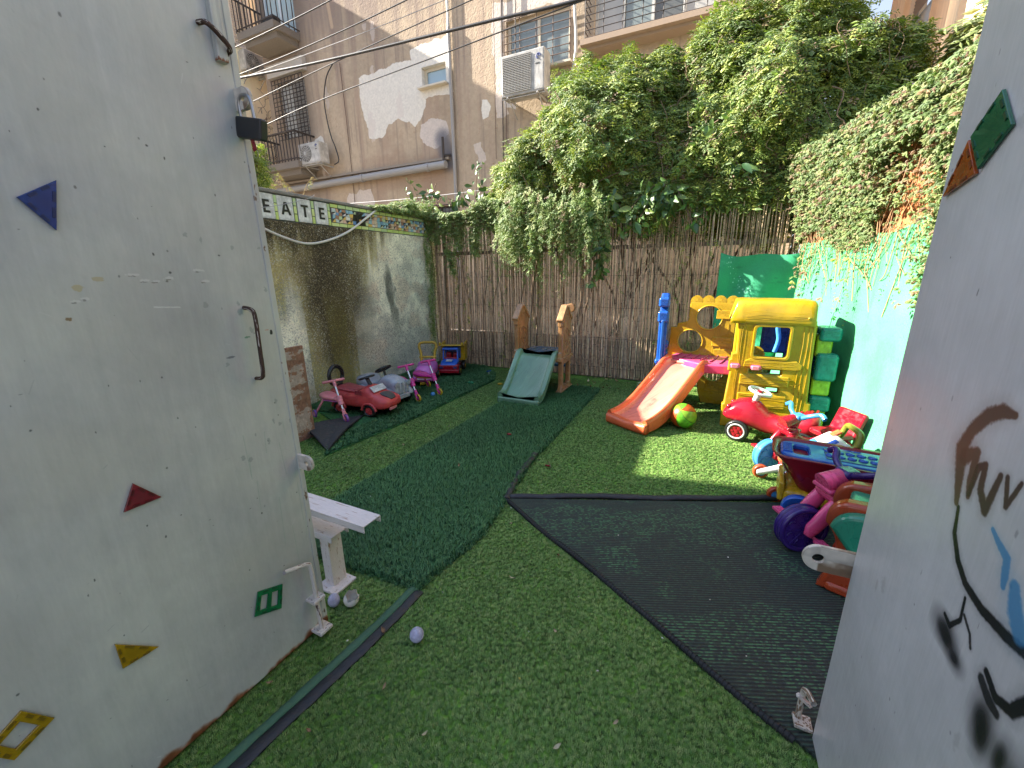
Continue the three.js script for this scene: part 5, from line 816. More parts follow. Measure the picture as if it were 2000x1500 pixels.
// orchid pink push car with yellow handle
{
  const t = thing('pink_push_car', 'orchid pink push-along car with a tall yellow handle by the stained wall', 'ride-on toy', [-3.47, .018, -4.42], -62 * R);
  part(t, 'body', bodyX([[-.26, .09, .2, .1], [-.24, .06, .26, .13], [-.14, .06, .27, .14], [-.02, .06, .22, .135], [.06, .06, .25, .14, .12], [.14, .06, .245, .15, .12], [.22, .06, .18, .15, .13], [.28, .06, .15, .13], [.31, .08, .12, .1]], 28, 3), PX.orchid);
  part(t, 'bonnet_panel', bodyX([[.12, .235, .252, .07], [.16, .22, .25, .085], [.22, .175, .2, .09], [.26, .15, .172, .08]], 14, 2.6), PX.orchid); part(t, 'front_sticker', rbox(.008, .035, .14, .003, .305, .115, 0, 0, 0, .3), PX.white); part(t, 'front_tab', rbox(.05, .03, .07, .008, .3, .05, 0), PX.yellow);
  for (const x of [-.17, .17]) for (const s of [-1, 1]) wheel(t, .06, .04, x, .06, s * .135, PX.black, PX.yellow);
  part(t, 'push_handle', [tube([[-.2, .18, -.09], [-.24, .34, -.095], [-.27, .44, -.12], [-.28, .49, -.1], [-.28, .5, 0], [-.28, .49, .1], [-.27, .44, .12], [-.24, .34, .095], [-.2, .18, .09]], .019, 48, 8), rod([-.225, .3, -.12], [-.225, .3, .12], .014, 8)], PX.yellow);
}
// dump truck
{
  const t = thing('dump_truck', 'red blue and yellow toy dump truck parked in the fence corner', 'toy truck', [-3.42, .018, -4.98], -68 * R);
  part(t, 'chassis', rbox(.52, .05, .22, .012, -.03, .1, 0), PX.red);
  part(t, 'bumper', [rbox(.09, .12, .3, .02, .22, .12, 0), rbox(.03, .05, .31, .012, .265, .085, 0)], PX.red); part(t, 'bonnet', bodyX([[.04, .16, .235, .12], [.16, .16, .225, .125], [.24, .16, .195, .115], [.26, .165, .185, .1]], 18, 4), PX.blue);
  part(t, 'emblem', rbox(.08, .004, .09, .002, .17, .226, 0, 0, 0, -.15), PX.white);
  for (const s of [-1, 1]) { part(t, 'headlight', rbox(.012, .03, .05, .004, .267, .14, s * .1), PX.navy); part(t, 'cab_pillar', [rbox(.025, .15, .025, .006, .06, .29, s * .105, 0, 0, .15), rbox(.025, .15, .025, .006, -.1, .29, s * .105)], PX.blue); part(t, 'cab_seat', rbox(.07, .11, .08, .02, -.06, .25, s * .05), PX.red); }
  part(t, 'cab_roof', rbox(.2, .03, .24, .012, -.02, .372, 0), PX.blue); part(t, 'cab_rear', rbox(.02, .16, .22, .006, -.115, .28, 0), PX.navy); part(t, 'dashboard', rbox(.04, .03, .2, .01, .05, .235, 0), PX.red);
  const s = new THREE.Shape(); s.moveTo(-.36, .4); s.lineTo(-.3, .17); s.lineTo(-.14, .17); s.lineTo(-.12, .38); s.lineTo(.02, .41); s.lineTo(.04, .435); s.lineTo(-.12, .415); s.lineTo(-.36, .44); s.closePath();
  part(t, 'tipper', [ext(s, .02, .004).translate(0, 0, .16), ext(s, .02, .004).translate(0, 0, -.18), rbox(.22, .02, .32, .006, -.24, .18, 0), rbox(.018, .24, .32, .006, -.13, .29, 0), rbox(.16, .02, .36, .008, -.05, .41, 0, 0, 0, .12), rbox(.05, .05, .03, .01, .0, .435, .165), rbox(.05, .05, .03, .01, .0, .435, -.165)], PX.yellow);
  for (const x of [-.22, .15]) for (const q of [-1, 1]) wheel(t, .075, .055, x, .075, q * .135, PX.black, PX.yellow);
}
{ const b = solo('blue_ball', at(new THREE.SphereGeometry(.028, 20, 14), -2.95, .046, -3.86), PX.skyBlue, 'small blue ball on the dark turf behind a yellow scooter wheel', 'ball'); }

/* ---------- small slide with tan towers ---------- */
{
  const t = thing('toddler_slide', 'small sage green slide with tan house shaped towers before the reed fence', 'slide', [-1.88, 0, -4.58]); t.scale.set(.96, .96, .96);
  const side = s => {
    const sh = new THREE.Shape(); const Z = (z, y) => [z, y];
    [[-.58, 0], [-.0, 0], [.02, .05], [-.02, .12], [-.02, .4], [.03, .43], [.03, .53], [-.01, .55], [-.01, .86], [.03, .87], [.03, .93], [-.2, 1.09], [-.28, 1.09], [-.53, .93], [-.53, .87], [-.49, .86], [-.49, .55], [-.55, .53], [-.55, .43], [-.52, .4], [-.52, .12]].forEach((p, i) => i ? sh.lineTo(...p) : sh.moveTo(...p)); sh.closePath();
    sh.holes.push(rrect(-.43, .1, -.11, .38, .03));
    const g = ext(sh, .055, .012, 2).translate(0, 0, -.0275).rotateY(-Math.PI / 2).translate(s * .3, 0, 0); const o = part(t, 'tower_side', g, PX.tan);
    o.scale.z = .7; part(o, 'roof_trim', [rbox(.085, .04, .31, .012, s * .3, 1.02, -.09, .61), rbox(.085, .04, .31, .012, s * .3, 1.02, -.39, -.61)], PX.tan); part(o, 'shelf_ledge', rbox(.09, .05, .62, .012, s * .3, .455, -.26), PX.tan); part(o, 'foot', rbox(.085, .05, .64, .014, s * .3, .026, -.27), PX.tan);
    const dark = plastic(.3, .15, .06, .5), em = []; for (const f of [-1, 1]) { for (const [z, y, r0, arc, rot] of [[-.2, .74, .075, 3.6, 1], [-.3, .74, .07, 3.6, -2], [-.25, .66, .05, 2.6, 3.6], [-.25, .6, .09, 2.2, 3.7], [-.25, .8, .03, 4, .5]]) em.push(at(new THREE.TorusGeometry(r0, .006, 5, 16, arc).rotateZ(rot), 0, 0, 0, 0, Math.PI / 2).translate(s * .3 + f * .0275, y, z)); } part(o, 'tree_relief', em, dark);
    part(o, 'roof_panel_groove', [rbox(.004, .26, .02, .001, s * .3 - s * .028, .7, -.07), rbox(.004, .26, .02, .001, s * .3 - s * .028, .7, -.43)], dark);
  };
  side(-1); side(1);
  part(t, 'back_rail', ext((() => { const s = new THREE.Shape(); s.absarc(0, 0, .06, 0, 6.283); return s; })(), .05, .012).translate(.26, 1.05, -.56), PX.tan);
  part(t, 'deck', rbox(.54, .03, .5, .008, 0, .5, -.27), PX.slate); part(t, 'deck_grooves', [-2, -1, 0, 1, 2].map(k => rbox(.008, .008, .46, .003, k * .09, .516, -.27)), PX.slate);
  // chute
  const prof = [[-.02, .5], [.05, .485], [.14, .4], [.28, .26], [.42, .13], [.52, .075], [.6, .068]];
  const ring = (z, y, w) => { const q = .06; return [[-w - .035, y + q, z], [-w - .005, y + q + .006, z], [-w + .022, y + q - .01, z], [-w + .035, y + .012, z], [-w + .06, y, z], [w - .06, y, z], [w - .035, y + .012, z], [w - .022, y + q - .01, z], [w + .005, y + q + .006, z], [w + .035, y + q, z], [w + .035, y - .02, z], [-w - .035, y - .02, z]]; };
  const cv = new THREE.CatmullRomCurve3(prof.map(p => new THREE.Vector3(0, p[1], p[0]))), rg = []; for (let i = 0; i <= 30; i++) { const p = cv.getPoint(i / 30); rg.push(ring(p.z, p.y, .235 - .0 * i)); }
  part(t, 'chute', toCreasedNormals(loft(rg), .7), PX.sage); part(t, 'chute_toe', rbox(.54, .075, .05, .02, 0, .045, .6), PX.sage); part(t, 'rear_step', [rbox(.48, .03, .12, .01, 0, .25, -.62), rbox(.03, .25, .1, .01, -.2, .125, -.62), rbox(.03, .25, .1, .01, .2, .125, -.62)], PX.slate);
}

/* ---------- yellow playhouse climber ---------- */
{
  const t = thing('playhouse_climber', 'yellow plastic playhouse climber with orange slide, pink deck and blue climbing panel', 'playhouse', [0, 0, 0]);
  const bark = (pts, y0, y1, x0, x1, z, seed, m, r0 = .0016) => { const r = rngOf(seed), g = []; for (let i = 0; i < pts; i++) { const x = x0 + (x1 - x0) * (i + .5) / pts + (r() - .5) * .02; const P = []; for (let k = 0; k <= 5; k++) P.push([x + (r() - .5) * .016, y0 + (y1 - y0) * k / 5, z]); g.push(tube(P, r0 * (.6 + r() * .7), 10, 5)); } return g; };
  const barkH = (ys, x0, x1, z, seed) => { const r = rngOf(seed), g = []; for (const y of ys) { const P = []; for (let k = 0; k <= 6; k++) P.push([x0 + (x1 - x0) * k / 6, y + (r() - .5) * .018, z]); g.push(tube(P, .0017, 16, 5)); } return g; };
  // front panel
  const F = new THREE.Shape(); [[0, 0], [.1, 0], [.1, .03], [.53, .03], [.53, 0], [.64, 0], [.635, .22], [.66, .23], [.655, .3], [.63, .31], [.615, .6], [.6, 1.02], [.02, 1.02], [.03, .72], [-.005, .71], [-.005, .66], [-.02, .65], [-.02, .55], [0, .54], [-.02, .23], [-.035, .22], [-.03, .0]].forEach((p, i) => i ? F.lineTo(...p) : F.moveTo(...p)); F.closePath();
  F.holes.push(rrect(.165, .69, .425, .965, .035), rrect(.15, .535, .4, .578, .008), rrect(.165, .37, .4, .415, .008), rrect(.15, .06, .48, .14, .02));
  const front = part(t, 'front_panel', ext(F, .09, .014, 3).translate(.2, 0, -4.29), PX.sunYellow);
  part(front, 'window_frame', (() => { const s = rshape(.145, .67, .445, .985, .045); s.holes.push(rrect(.17, .695, .42, .96, .03)); return ext(s, .02, .006).translate(.2, 0, -4.206); })(), PX.sunYellow);
  part(front, 'plank', ext((() => { const s = new THREE.Shape(); [[.1, .6], [.11, .655], [.15, .675], [.2, .668], [.42, .665], [.5, .672], [.545, .64], [.54, .6], [.5, .59], [.2, .592]].forEach((p, i) => i ? s.lineTo(...p) : s.moveTo(...p)); return s; })(), .018, .005).translate(.2, 0, -4.206), PX.sunYellow);
  for (const [a, b] of [[.43, .525], [.225, .35]]) part(front, 'plank', rbox(.38, b - a, .018, .008, .475, (a + b) / 2, -4.198), PX.sunYellow);
  part(front, 'bark_relief', [...bark(3, .1, .98, .03, .1, -4.198, 3), ...bark(3, .2, .97, .5, .6, -4.198, 4), ...barkH([.62, .645, .46, .5, .25, .3, .33, .19], .3, .7, -4.188, 5)].map((g, i) => i < 6 ? g.translate(.2, 0, 0) : g), PX.sunYellow);
  for (const [x, y] of [[.035, .605], [.2, .6]]) { const h = part(front, 'pink_peg', rbox(.085, .04, .06, .019, .2 + x, y, -4.17), PX.pink); part(h, 'peg_cap', rbox(.06, .038, .02, .009, .2 + x - .005, y, -4.136), PX.palePink); }
  // roof hood
  const roof = loft([[-.3, 0], [-.05, .0], [.02, 0]].map(() => []).length ? (() => { const rings = []; const prof = [[.1, 1.0], [.115, .985], [.125, 1.01], [.085, 1.14], [.06, 1.175], [.02, 1.19], [-.26, 1.19], [-.3, 1.17], [-.33, 1.01], [-.31, .985], [-.29, 1.0], [-.28, 1.12], [.04, 1.12], [.07, 1.1]]; for (const [x, s, dy] of [[.165, .95, -.01], [.18, 1, 0], [.25, 1, .004], [.5, 1, .0], [.74, 1, -.004], [.775, 1, -.006], [.79, .94, -.016]]) rings.push(prof.map(([z, y]) => [x - (y < 1.05 && x < .2 ? .012 : 0) + (y > 1.1 && x < .2 ? .02 : 0), 1.1 + (y - 1.1) * s + dy, -4.3 + z * s])); return rings; })() : [], true, true);
  const rf = part(t, 'roof', toCreasedNormals(roof, .9), PX.sunYellow); part(rf, 'grain_relief', barkH([1.03, 1.055, 1.09], .26, .74, -4.178, 8), PX.sunYellow); part(rf, 'bolt', at(new THREE.SphereGeometry(.01, 10, 8), .735, 1.045, -4.178), PX.sunYellow);
  // side posts behind the front and the teal connectors
  part(t, 'corner_post', [rbox(.1, .98, .1, .02, .26, .5, -4.36), rbox(.1, .98, .1, .02, .78, .5, -4.36)], PX.sunYellow);
  part(t, 'lime_block', [rbox(.14, .2, .26, .02, .92, .46, -4.42), rbox(.14, .24, .26, .02, .92, .12, -4.42), rbox(.12, .2, .24, .02, .9, .8, -4.44)], PX.lime);
  for (const [y, h, d] of [[.62, .24, .3], [.29, .14, .28], [.9, .12, .22]]) part(t, 'teal_block', rbox(.16, h, d, .03, .93, y, -4.4), PX.teal);
  // right and inner panels
  part(t, 'inner_panel', rbox(.05, .95, .7, .02, .82, .5, -4.78), PX.blue); part(t, 'inner_panel', [rbox(.34, .3, .06, .03, .66, .74, -5.06), rbox(.1, .9, .08, .03, .76, .46, -5.06)], PX.navy);
  part(t, 'inner_post', tube([[.62, .62, -4.95], [.64, .75, -4.95], [.62, .88, -4.95], [.65, .98, -4.95]], .022, 16, 8), PX.skyBlue);
  // back panel with portholes
  const B = (w, holes, top) => { const s = new THREE.Shape(); s.moveTo(0, 0); s.lineTo(w, 0); s.lineTo(w, top[1]); for (let i = 0; i < top[2]; i++) { const x1 = w - w * i / top[2], x0 = w - w * (i + 1) / top[2]; s.quadraticCurveTo((x0 + x1) / 2 + w / top[2] * .4, top[1] + .05, (x0 + x1) / 2, top[1] + .05); s.quadraticCurveTo(x0, top[1] + .05, x0, top[1]); } s.lineTo(0, 0); for (const [x, y, r] of holes) s.holes.push(new THREE.Path().absarc(x, y, r, 0, 2 * Math.PI, true)); return s; };
  const back = new THREE.Group(); back.name = 'back_panel'; t.add(back); back.position.set(-.42, 0, -5.0); back.rotation.y = -4 * R;
  { const s = new THREE.Shape(); [[.4, 0], [.66, 0], [.66, 1.12], [.2, 1.12], [.195, .97], [.2, .95], [.19, .91], [.09, .88], [.08, .84], [.02, .84], [0, .48], [.3, .48], [.36, .12]].forEach((p, i) => i ? s.lineTo(...p) : s.moveTo(...p)); s.closePath(); s.holes.push(new THREE.Path().absarc(.4, .955, .125, 0, 2 * Math.PI, true), new THREE.Path().absarc(.23, .69, .125, 0, 2 * Math.PI, true), new THREE.Path().absarc(.5, .36, .1, 0, 2 * Math.PI, true)); part(back, 'porthole_panel', ext(s, .06, .01, 2, 20), PX.yellow);
    part(back, 'scallop', [0, 1, 2, 3].map(k => cyl(.062, .062, .058, .26 + k * .115, 1.125, .03, Math.PI / 2, 0, 0, 18)), PX.yellow); part(back, 'porthole_rim', [[.4, .955, .129], [.23, .69, .129]].map(([x, y, q]) => at(new THREE.TorusGeometry(q, .007, 8, 32), x, y, .062)), PX.yellow);
    part(back, 'plank', [rbox(.16, .09, .012, .004, .55, .99, .063), rbox(.19, .12, .012, .004, .57, .56, .063), rbox(.2, .1, .012, .004, .55, .7, .063), rbox(.2, .12, .012, .004, .53, .2, .063)], PX.yellow); part(back, 'bark_relief', [...bark(3, .52, .9, .44, .62, .064, 13, 0, .003), ...bark(2, .12, .3, .46, .6, .072, 14, 0, .003)], PX.yellow);
    const w2 = new THREE.Shape(); [[0, 0], [.3, 0], [.3, .6], [0, .6]].forEach((p, i) => i ? w2.lineTo(...p) : w2.moveTo(...p)); part(back, 'rear_panel', [ext(w2, .06, .01).translate(.66, 0, -.03), ...[0, 1].map(k => cyl(.07, .07, .058, .74 + k * .14, .6, 0, Math.PI / 2, 0, 0, 18))], PX.yellow); }
  // blue climbing panel seen edge on
  const bl = new THREE.Group(); bl.name = 'climbing_panel'; t.add(bl); bl.position.set(-.5, 0, -4.6); bl.rotation.y = 93 * R;
  { const s = new THREE.Shape(); [[-.02, 0], [.5, 0], [.46, .5], [.4, .9], [.3, 1.2], [.12, 1.22], [.0, 1.0]].forEach((p, i) => i ? s.lineTo(...p) : s.moveTo(...p)); s.closePath(); for (const [x, y, r] of [[.22, .95, .08], [.23, .6, .09], [.24, .25, .09]]) s.holes.push(new THREE.Path().absarc(x, y, r, 0, 2 * Math.PI, true)); part(bl, 'panel', ext(s, .085, .02, 3), PX.blue); const g = []; for (const [y, h] of [[1.13, .1], [.98, .12], [.5, .06]]) g.push(rbox(.08, h, .11, .025, .02, y, .04)); for (let k = 0; k < 6; k++) g.push(at(new THREE.SphereGeometry(.04, 10, 8).scale(1, 1.2, .6), rr(.02, .4), .12 + k * .11, .085)); part(bl, 'foothold', g, PX.blue); part(bl, 'edge_groove', [rbox(.03, .9, .03, .01, -.01, .5, .042)], plastic(.03, .16, .62, .35)); }
  // pink deck
  const D = shapeOf([[-.4, 4.72], [-.02, 4.4], [.24, 4.42], [.3, 5.0], [-.3, 5.02]].map(([x, z]) => [x, z])); part(t, 'deck', ext(D, .09, .012).rotateX(-Math.PI / 2).translate(0, .455, 0), PX.pink);
  { const g = []; for (let k = 0; k < 6; k++) g.push(tube([[-.33 + k * .09, .55, -4.74 + k * .05], [-.28 + k * .09, .551, -4.84 + k * .02], [-.25 + k * .09, .55, -4.98]], .008, 12, 6)); part(t, 'deck_relief', g, PX.pink); }
  // orange slide
  const ch = new THREE.Group(); ch.name = 'slide'; t.add(ch); ch.position.set(-.2, 0, -4.555); ch.rotation.y = -29 * R;
  { const prof = [[-.03, .5], [.06, .475], [.2, .38], [.4, .24], [.6, .115], [.76, .065], [.9, .06]], cv = new THREE.CatmullRomCurve3(prof.map(p => new THREE.Vector3(0, p[1], p[0])));
    const bed = [], rimL = [], rimR = []; const w = .2;
    for (let i = 0; i <= 32; i++) { const p = cv.getPoint(i / 32), q = .085 - .02 * sstep(.75, 1, i / 32) - .02 * sstep(.12, 0, i / 32), z = p.z, y = p.y; bed.push([[-w + .018, y + q * .7, z], [-w + .03, y + .02, z], [-w + .06, y, z], [0, y - .004, z], [w - .06, y, z], [w - .03, y + .02, z], [w - .018, y + q * .7, z], [w - .018, y - .012, z], [-w + .018, y - .012, z]]);
      const side = s => { const a = s * (w - .02), b = s * (w + .035); const r = [[a, y + q * .72, z], [a + s * .01, y + q + .004, z], [(a + b) / 2, y + q + .012, z], [b - s * .008, y + q, z], [b, y + q - .02, z], [b, y - .035, z], [a, y - .035, z]]; return s < 0 ? r.reverse() : r; }; rimL.push(side(-1)); rimR.push(side(1)); }
    part(ch, 'chute_bed', toCreasedNormals(loft(bed), .9), PX.salmon); part(ch, 'side_rail', toCreasedNormals(loft(rimL), .8), PX.orange); part(ch, 'side_rail', toCreasedNormals(loft(rimR), .8), PX.orange);
    part(ch, 'toe', bodyX([[-.235, .0, .1, .03], [-.22, -.01, .105, .045], [0, -.012, .085, .05], [.22, -.01, .105, .045], [.235, .0, .1, .03]].map(([x, a, b, h]) => [x, a + .012, b, h]), 16, 3).translate(0, .0, .89), PX.orange); part(ch, 'top_lip', rbox(.4, .03, .08, .012, 0, .512, -.04), PX.salmon); }
}
{ // ball
  const P = new Paint(0, 0, 1, 1, 256).each((u, v) => { const a = fbm(u * 30, v * 30, 2); const seg = (u * 6 + v * 1.3) % 1, id = Math.floor(u * 6 + v * 1.3) % 3; let c = id === 0 ? [168, 70, 22] : id === 1 ? [84, 146, 34] : [120, 158, 36]; if (seg < .04) c = [24, 30, 16]; if (id === 0 && v > .3 && v < .45 && seg > .4 && seg < .9) c = [26, 26, 24]; const k = .85 + a * .3; return c.map(q => q * k); });
  const m = new THREE.MeshStandardMaterial({ map: P.tex(), roughness: .35 });
  const b = solo('play_ball', new THREE.SphereGeometry(.118, 36, 24), m, 'orange and green play ball lying under the orange slide', 'ball'); b.position.set(-.15, .122, -4.0); b.rotation.set(.5, 1.0, .35);
}
/* ---------- ride-on toys on the right ---------- */
function trike(name, label, body, wheelM, spokeM, barM, capM, pos, turn, R0, tilt = 0) {         // faces +x
  const t = thing(name, label, 'tricycle', pos, turn); if (tilt) t.rotation.z = tilt;
  const w = part(t, 'front_wheel', [cyl(R0, R0, .05, 0, 0, 0, Math.PI / 2, 0, 0, 40), at(new THREE.TorusGeometry(R0 * .93, .014, 8, 40), 0, 0, .022), at(new THREE.TorusGeometry(R0 * .93, .014, 8, 40), 0, 0, -.022)], wheelM);
  const sp = []; for (const z of [.027, -.027]) { for (let k = 0; k < 7; k++) sp.push(box(R0 * .8, .008, .006, Math.cos(k * .898) * R0 * .45, Math.sin(k * .898) * R0 * .45, z, 0, 0, k * .898)); for (let k = 0; k < 7; k++) sp.push(at(new THREE.TorusGeometry(R0 * .16, .005, 5, 10, 2.4), Math.cos(k * .898 + .45) * R0 * .6, Math.sin(k * .898 + .45) * R0 * .6, z, 0, 0, k)); } part(w, 'spoke_relief', sp, spokeM); w.position.set(.26, R0, 0);
  for (const s of [-1, 1]) { part(t, 'fork_blade', loft([[.265, R0 - .01, .022, .016], [.245, R0 + .03, .042, .022], [.17, R0 + .13, .046, .026], [.13, R0 + .19, .04, .024]].map(([x, y, w0, d]) => { const r = []; for (let k = 0; k < 10; k++) { const a = k / 10 * 6.283; r.push([x + Math.cos(a) * w0 * .83, y + Math.cos(a) * w0 * .5, s * .056 + Math.sin(a) * d]); } return r; })), body); part(t, 'pedal', [rbox(.05, .018, .08, .006, .26 + s * .04, R0 + s * .03, s * .11), rod([.26, R0, s * .03], [.26 + s * .04, R0 + s * .03, s * .07], .009, 6)], capM); }
  part(t, 'fork_crown', rbox(.09, .06, .15, .025, .135, R0 + .2, 0, 0, 0, -.55), body); part(t, 'head_tube', rod([.13, R0 + .18, 0], [.08, R0 + .3, 0], .036, 16, .03), body);
  part(t, 'head_lamp', [cyl(.042, .05, .1, .15, R0 + .275, 0, 0, 0, Math.PI / 2 - .35, 18), rbox(.12, .025, .13, .012, .14, R0 + .225, 0, 0, 0, .15)], body);
  const hb = part(t, 'handlebar', tube([[.03, R0 + .35, -.19], [.03, R0 + .37, -.15], [.07, R0 + .34, -.09], [.08, R0 + .31, -.03], [.08, R0 + .31, .03], [.07, R0 + .34, .09], [.03, R0 + .37, .15], [.03, R0 + .35, .19]], .017, 48, 8), barM); part(hb, 'handlebar_hub', rbox(.09, .045, .09, .02, .075, R0 + .31, 0), barM);
  part(t, 'frame', bodyX([[-.34, .12, .24, .09], [-.3, .1, .26, .12], [-.2, .11, .25, .1], [-.08, .15, .24, .06], [.02, .19, .27, .045], [.1, .22, .32, .04]], 22, 3), body);
  part(t, 'seat', [rbox(.24, .05, .22, .022, -.24, .285, 0), rbox(.045, .2, .24, .02, -.35, .37, 0, 0, 0, .35), ...[0, 1, 2].map(k => rbox(.012, .012, .15, .005, -.318 - k * .014, .33 + k * .04, 0))], body);
  for (const s of [-1, 1]) wheel(t, .075, .05, -.28, .075, s * .19, wheelM, body); part(t, 'rear_axle', rod([-.28, .075, -.19], [-.28, .075, .19], .012, 8), PX.black);
  return t;
}
trike('red_tricycle', 'red plastic tricycle with sky blue front wheel and handlebar', PX.red, PX.skyBlue, PX.skyBlue, PX.skyBlue, PX.red, [.7, .0, -3.46], (180 + 30) * R, .125).scale.set(.93, .95, .95);
trike('pink_tricycle', 'hot pink plastic tricycle with purple front wheel', PX.pink, PX.purple, PX.purple, PX.purple, PX.pink, [.764, .02, -2.45], (180 + 26) * R, .122);
{ // baby walker
  const t = thing('baby_walker', 'white baby walker with orange beads, red wheels and olive push handle', 'baby walker', [.72, 0, -3.06], (180 + 10) * R);
  part(t, 'base_arm', [loft([[.3, .05, .02], [.16, .1, .03], [-.02, .16, .035], [-.2, .06, .03], [-.26, .05, .022]].map(([x, y, r]) => { const q = []; for (let k = 0; k < 10; k++) { const a = k / 10 * 6.283; q.push([x, y + Math.cos(a) * r, .14 + Math.sin(a) * r * .8]); } return q; })), loft([[.3, .05, .02], [.16, .1, .03], [-.02, .16, .035], [-.2, .06, .03], [-.26, .05, .022]].map(([x, y, r]) => { const q = []; for (let k = 0; k < 10; k++) { const a = k / 10 * 6.283; q.push([x, y + Math.cos(a) * r, -.14 + Math.sin(a) * r * .8]); } return q; }))], PX.white);
  for (const [x, s] of [[.27, 1], [.27, -1], [-.23, 1], [-.23, -1]]) wheel(t, .052, .036, x, .052, s * .165, PX.rust, PX.skyBlue, 'z', 0, 0);
  const b = part(t, 'activity_board', rbox(.36, .09, .27, .03, .03, .28, 0, 0, 0, -.62), PX.white); part(b, 'side_skirt', rbox(.3, .16, .2, .04, -.04, .2, 0, 0, 0, -.5), PX.teal);
  for (const [x, y, z, m, w] of [[.03, .332, .08, PX.skyBlue, .07], [-.03, .374, -.04, PX.blue, .09], [-.09, .416, .06, PX.orange, .06], [.06, .31, -.08, PX.yellow, .05]]) part(b, 'key', rbox(w, .018, .05, .006, x, y, z, 0, 0, -.62), m);
  for (const s of [-1, 0, 1]) part(b, 'bead', at(new THREE.SphereGeometry(.036, 18, 12), .17, .2, s * .08), PX.orange); part(b, 'bead_rod', rod([.17, .2, -.13], [.17, .2, .13], .006, 8), PX.white);
  part(t, 'push_handle', tube([[-.1, .33, .1], [-.14, .4, .1], [-.155, .46, .085], [-.155, .475, .05], [-.155, .475, -.05], [-.155, .46, -.085], [-.14, .4, -.1], [-.1, .33, -.1]], .019, 40, 8), PX.olive);
}
{ // wagon
  const t = thing('toy_wagon', 'dark red toy wagon with blue tray lid, yellow chassis and blue wheels', 'toy wagon', [.8, .012, -2.78], (180 - 6) * R);
  const rr4 = (x0, x1, z, y, r) => { const p = rshape(x0, -z, x1, z, r).getPoints(6); return p.map(q => [q.x, y, q.y]); };
  part(t, 'tub', loft([rr4(-.26, .2, .1, .13, .05), rr4(-.28, .25, .12, .2, .06), rr4(-.3, .32, .145, .32, .08), rr4(-.33, .375, .17, .375, .09), rr4(-.34, .385, .18, .39, .09), rr4(-.31, .355, .15, .385, .08), rr4(-.31, .35, .148, .352, .08)].map(r => r.reverse())), PX.maroon);
  const lid = part(t, 'tray_lid', (() => { const s = new THREE.Shape(rrect(-.29, -.13, .34, .13, .07).getPoints(6)); s.holes.push(rrect(.2, -.075, .275, .075, .03)); return ext(s, .035, .01, 2).rotateX(-Math.PI / 2).translate(0, .35, 0); })(), PX.blue);
  part(lid, 'grip', [0, 1, 2, 3, 4, 5].map(k => rbox(.05, .012, .012, .004, .305, .388, -.06 + k * .024)), PX.blue); part(lid, 'recess', rbox(.36, .008, .17, .004, -.06, .386, 0), PX.slate);
  for (let i = 0; i < 7; i++) for (let j = 0; j < 2; j++) part(lid, 'cup_dome', at(new THREE.SphereGeometry(.022, 14, 8).scale(1, .5, 1), -.2 + i * .05, .392, -.035 + j * .07), PX.blue);
  part(t, 'front_label', rbox(.006, .07, .15, .002, .305, .275, 0, 0, 0, -.5), plastic(.5, .46, .3, .5));
  part(t, 'chassis', [rbox(.56, .05, .2, .02, -.02, .12, 0), rbox(.14, .1, .3, .03, .23, .12, 0), rbox(.12, .12, .28, .04, .05, .12, 0), rbox(.14, .1, .3, .03, -.25, .12, 0), rbox(.03, .12, .28, .012, .31, .15, 0)], PX.yellow);
  for (const x of [.22, -.24]) for (const s of [-1, 1]) wheel(t, .085, .05, x, .085, s * .18, PX.blue, PX.blue);
}
{ // orange chair with green panels
  const t = thing('toy_bench', 'rust orange plastic seat with green side panel standing on the black backing', 'toy bench', [.735, .02, -2.17], -18 * R);
  const arch = new THREE.Shape(); arch.moveTo(-.13, 0); arch.lineTo(-.1, .12); arch.quadraticCurveTo(-.06, .25, -.14, .33); arch.quadraticCurveTo(-.15, .42, -.08, .45); arch.lineTo(.0, .46); arch.lineTo(.0, .58); arch.quadraticCurveTo(.0, .62, .04, .62); arch.lineTo(.06, .645); arch.lineTo(.34, .645); arch.lineTo(.34, 0); arch.closePath(); arch.holes.push(new THREE.Path(rrect(.1, .48, .3, .58, .03).getPoints(5)));
  part(t, 'side_frame', ext(arch, .07, .018, 3).translate(0, 0, -.12), PX.rust); part(t, 'side_frame', ext(arch, .07, .018, 3).translate(0, 0, .1), PX.rust);
  const pn = new THREE.Shape(); pn.moveTo(-.12, .34); pn.quadraticCurveTo(-.1, .43, .0, .43); pn.lineTo(.34, .43); pn.lineTo(.34, .05); pn.lineTo(.12, .04); pn.closePath(); part(t, 'green_panel', ext(pn, .06, .02, 3).translate(0, 0, .16), PX.seaGreen);
  part(t, 'seat', rbox(.42, .05, .22, .02, .13, .4, .02), PX.seaGreen); part(t, 'foot', rbox(.4, .05, .09, .02, .1, .025, -.085), PX.rust); part(t, 'foot', rbox(.4, .05, .09, .02, .1, .025, .135), PX.rust);
}

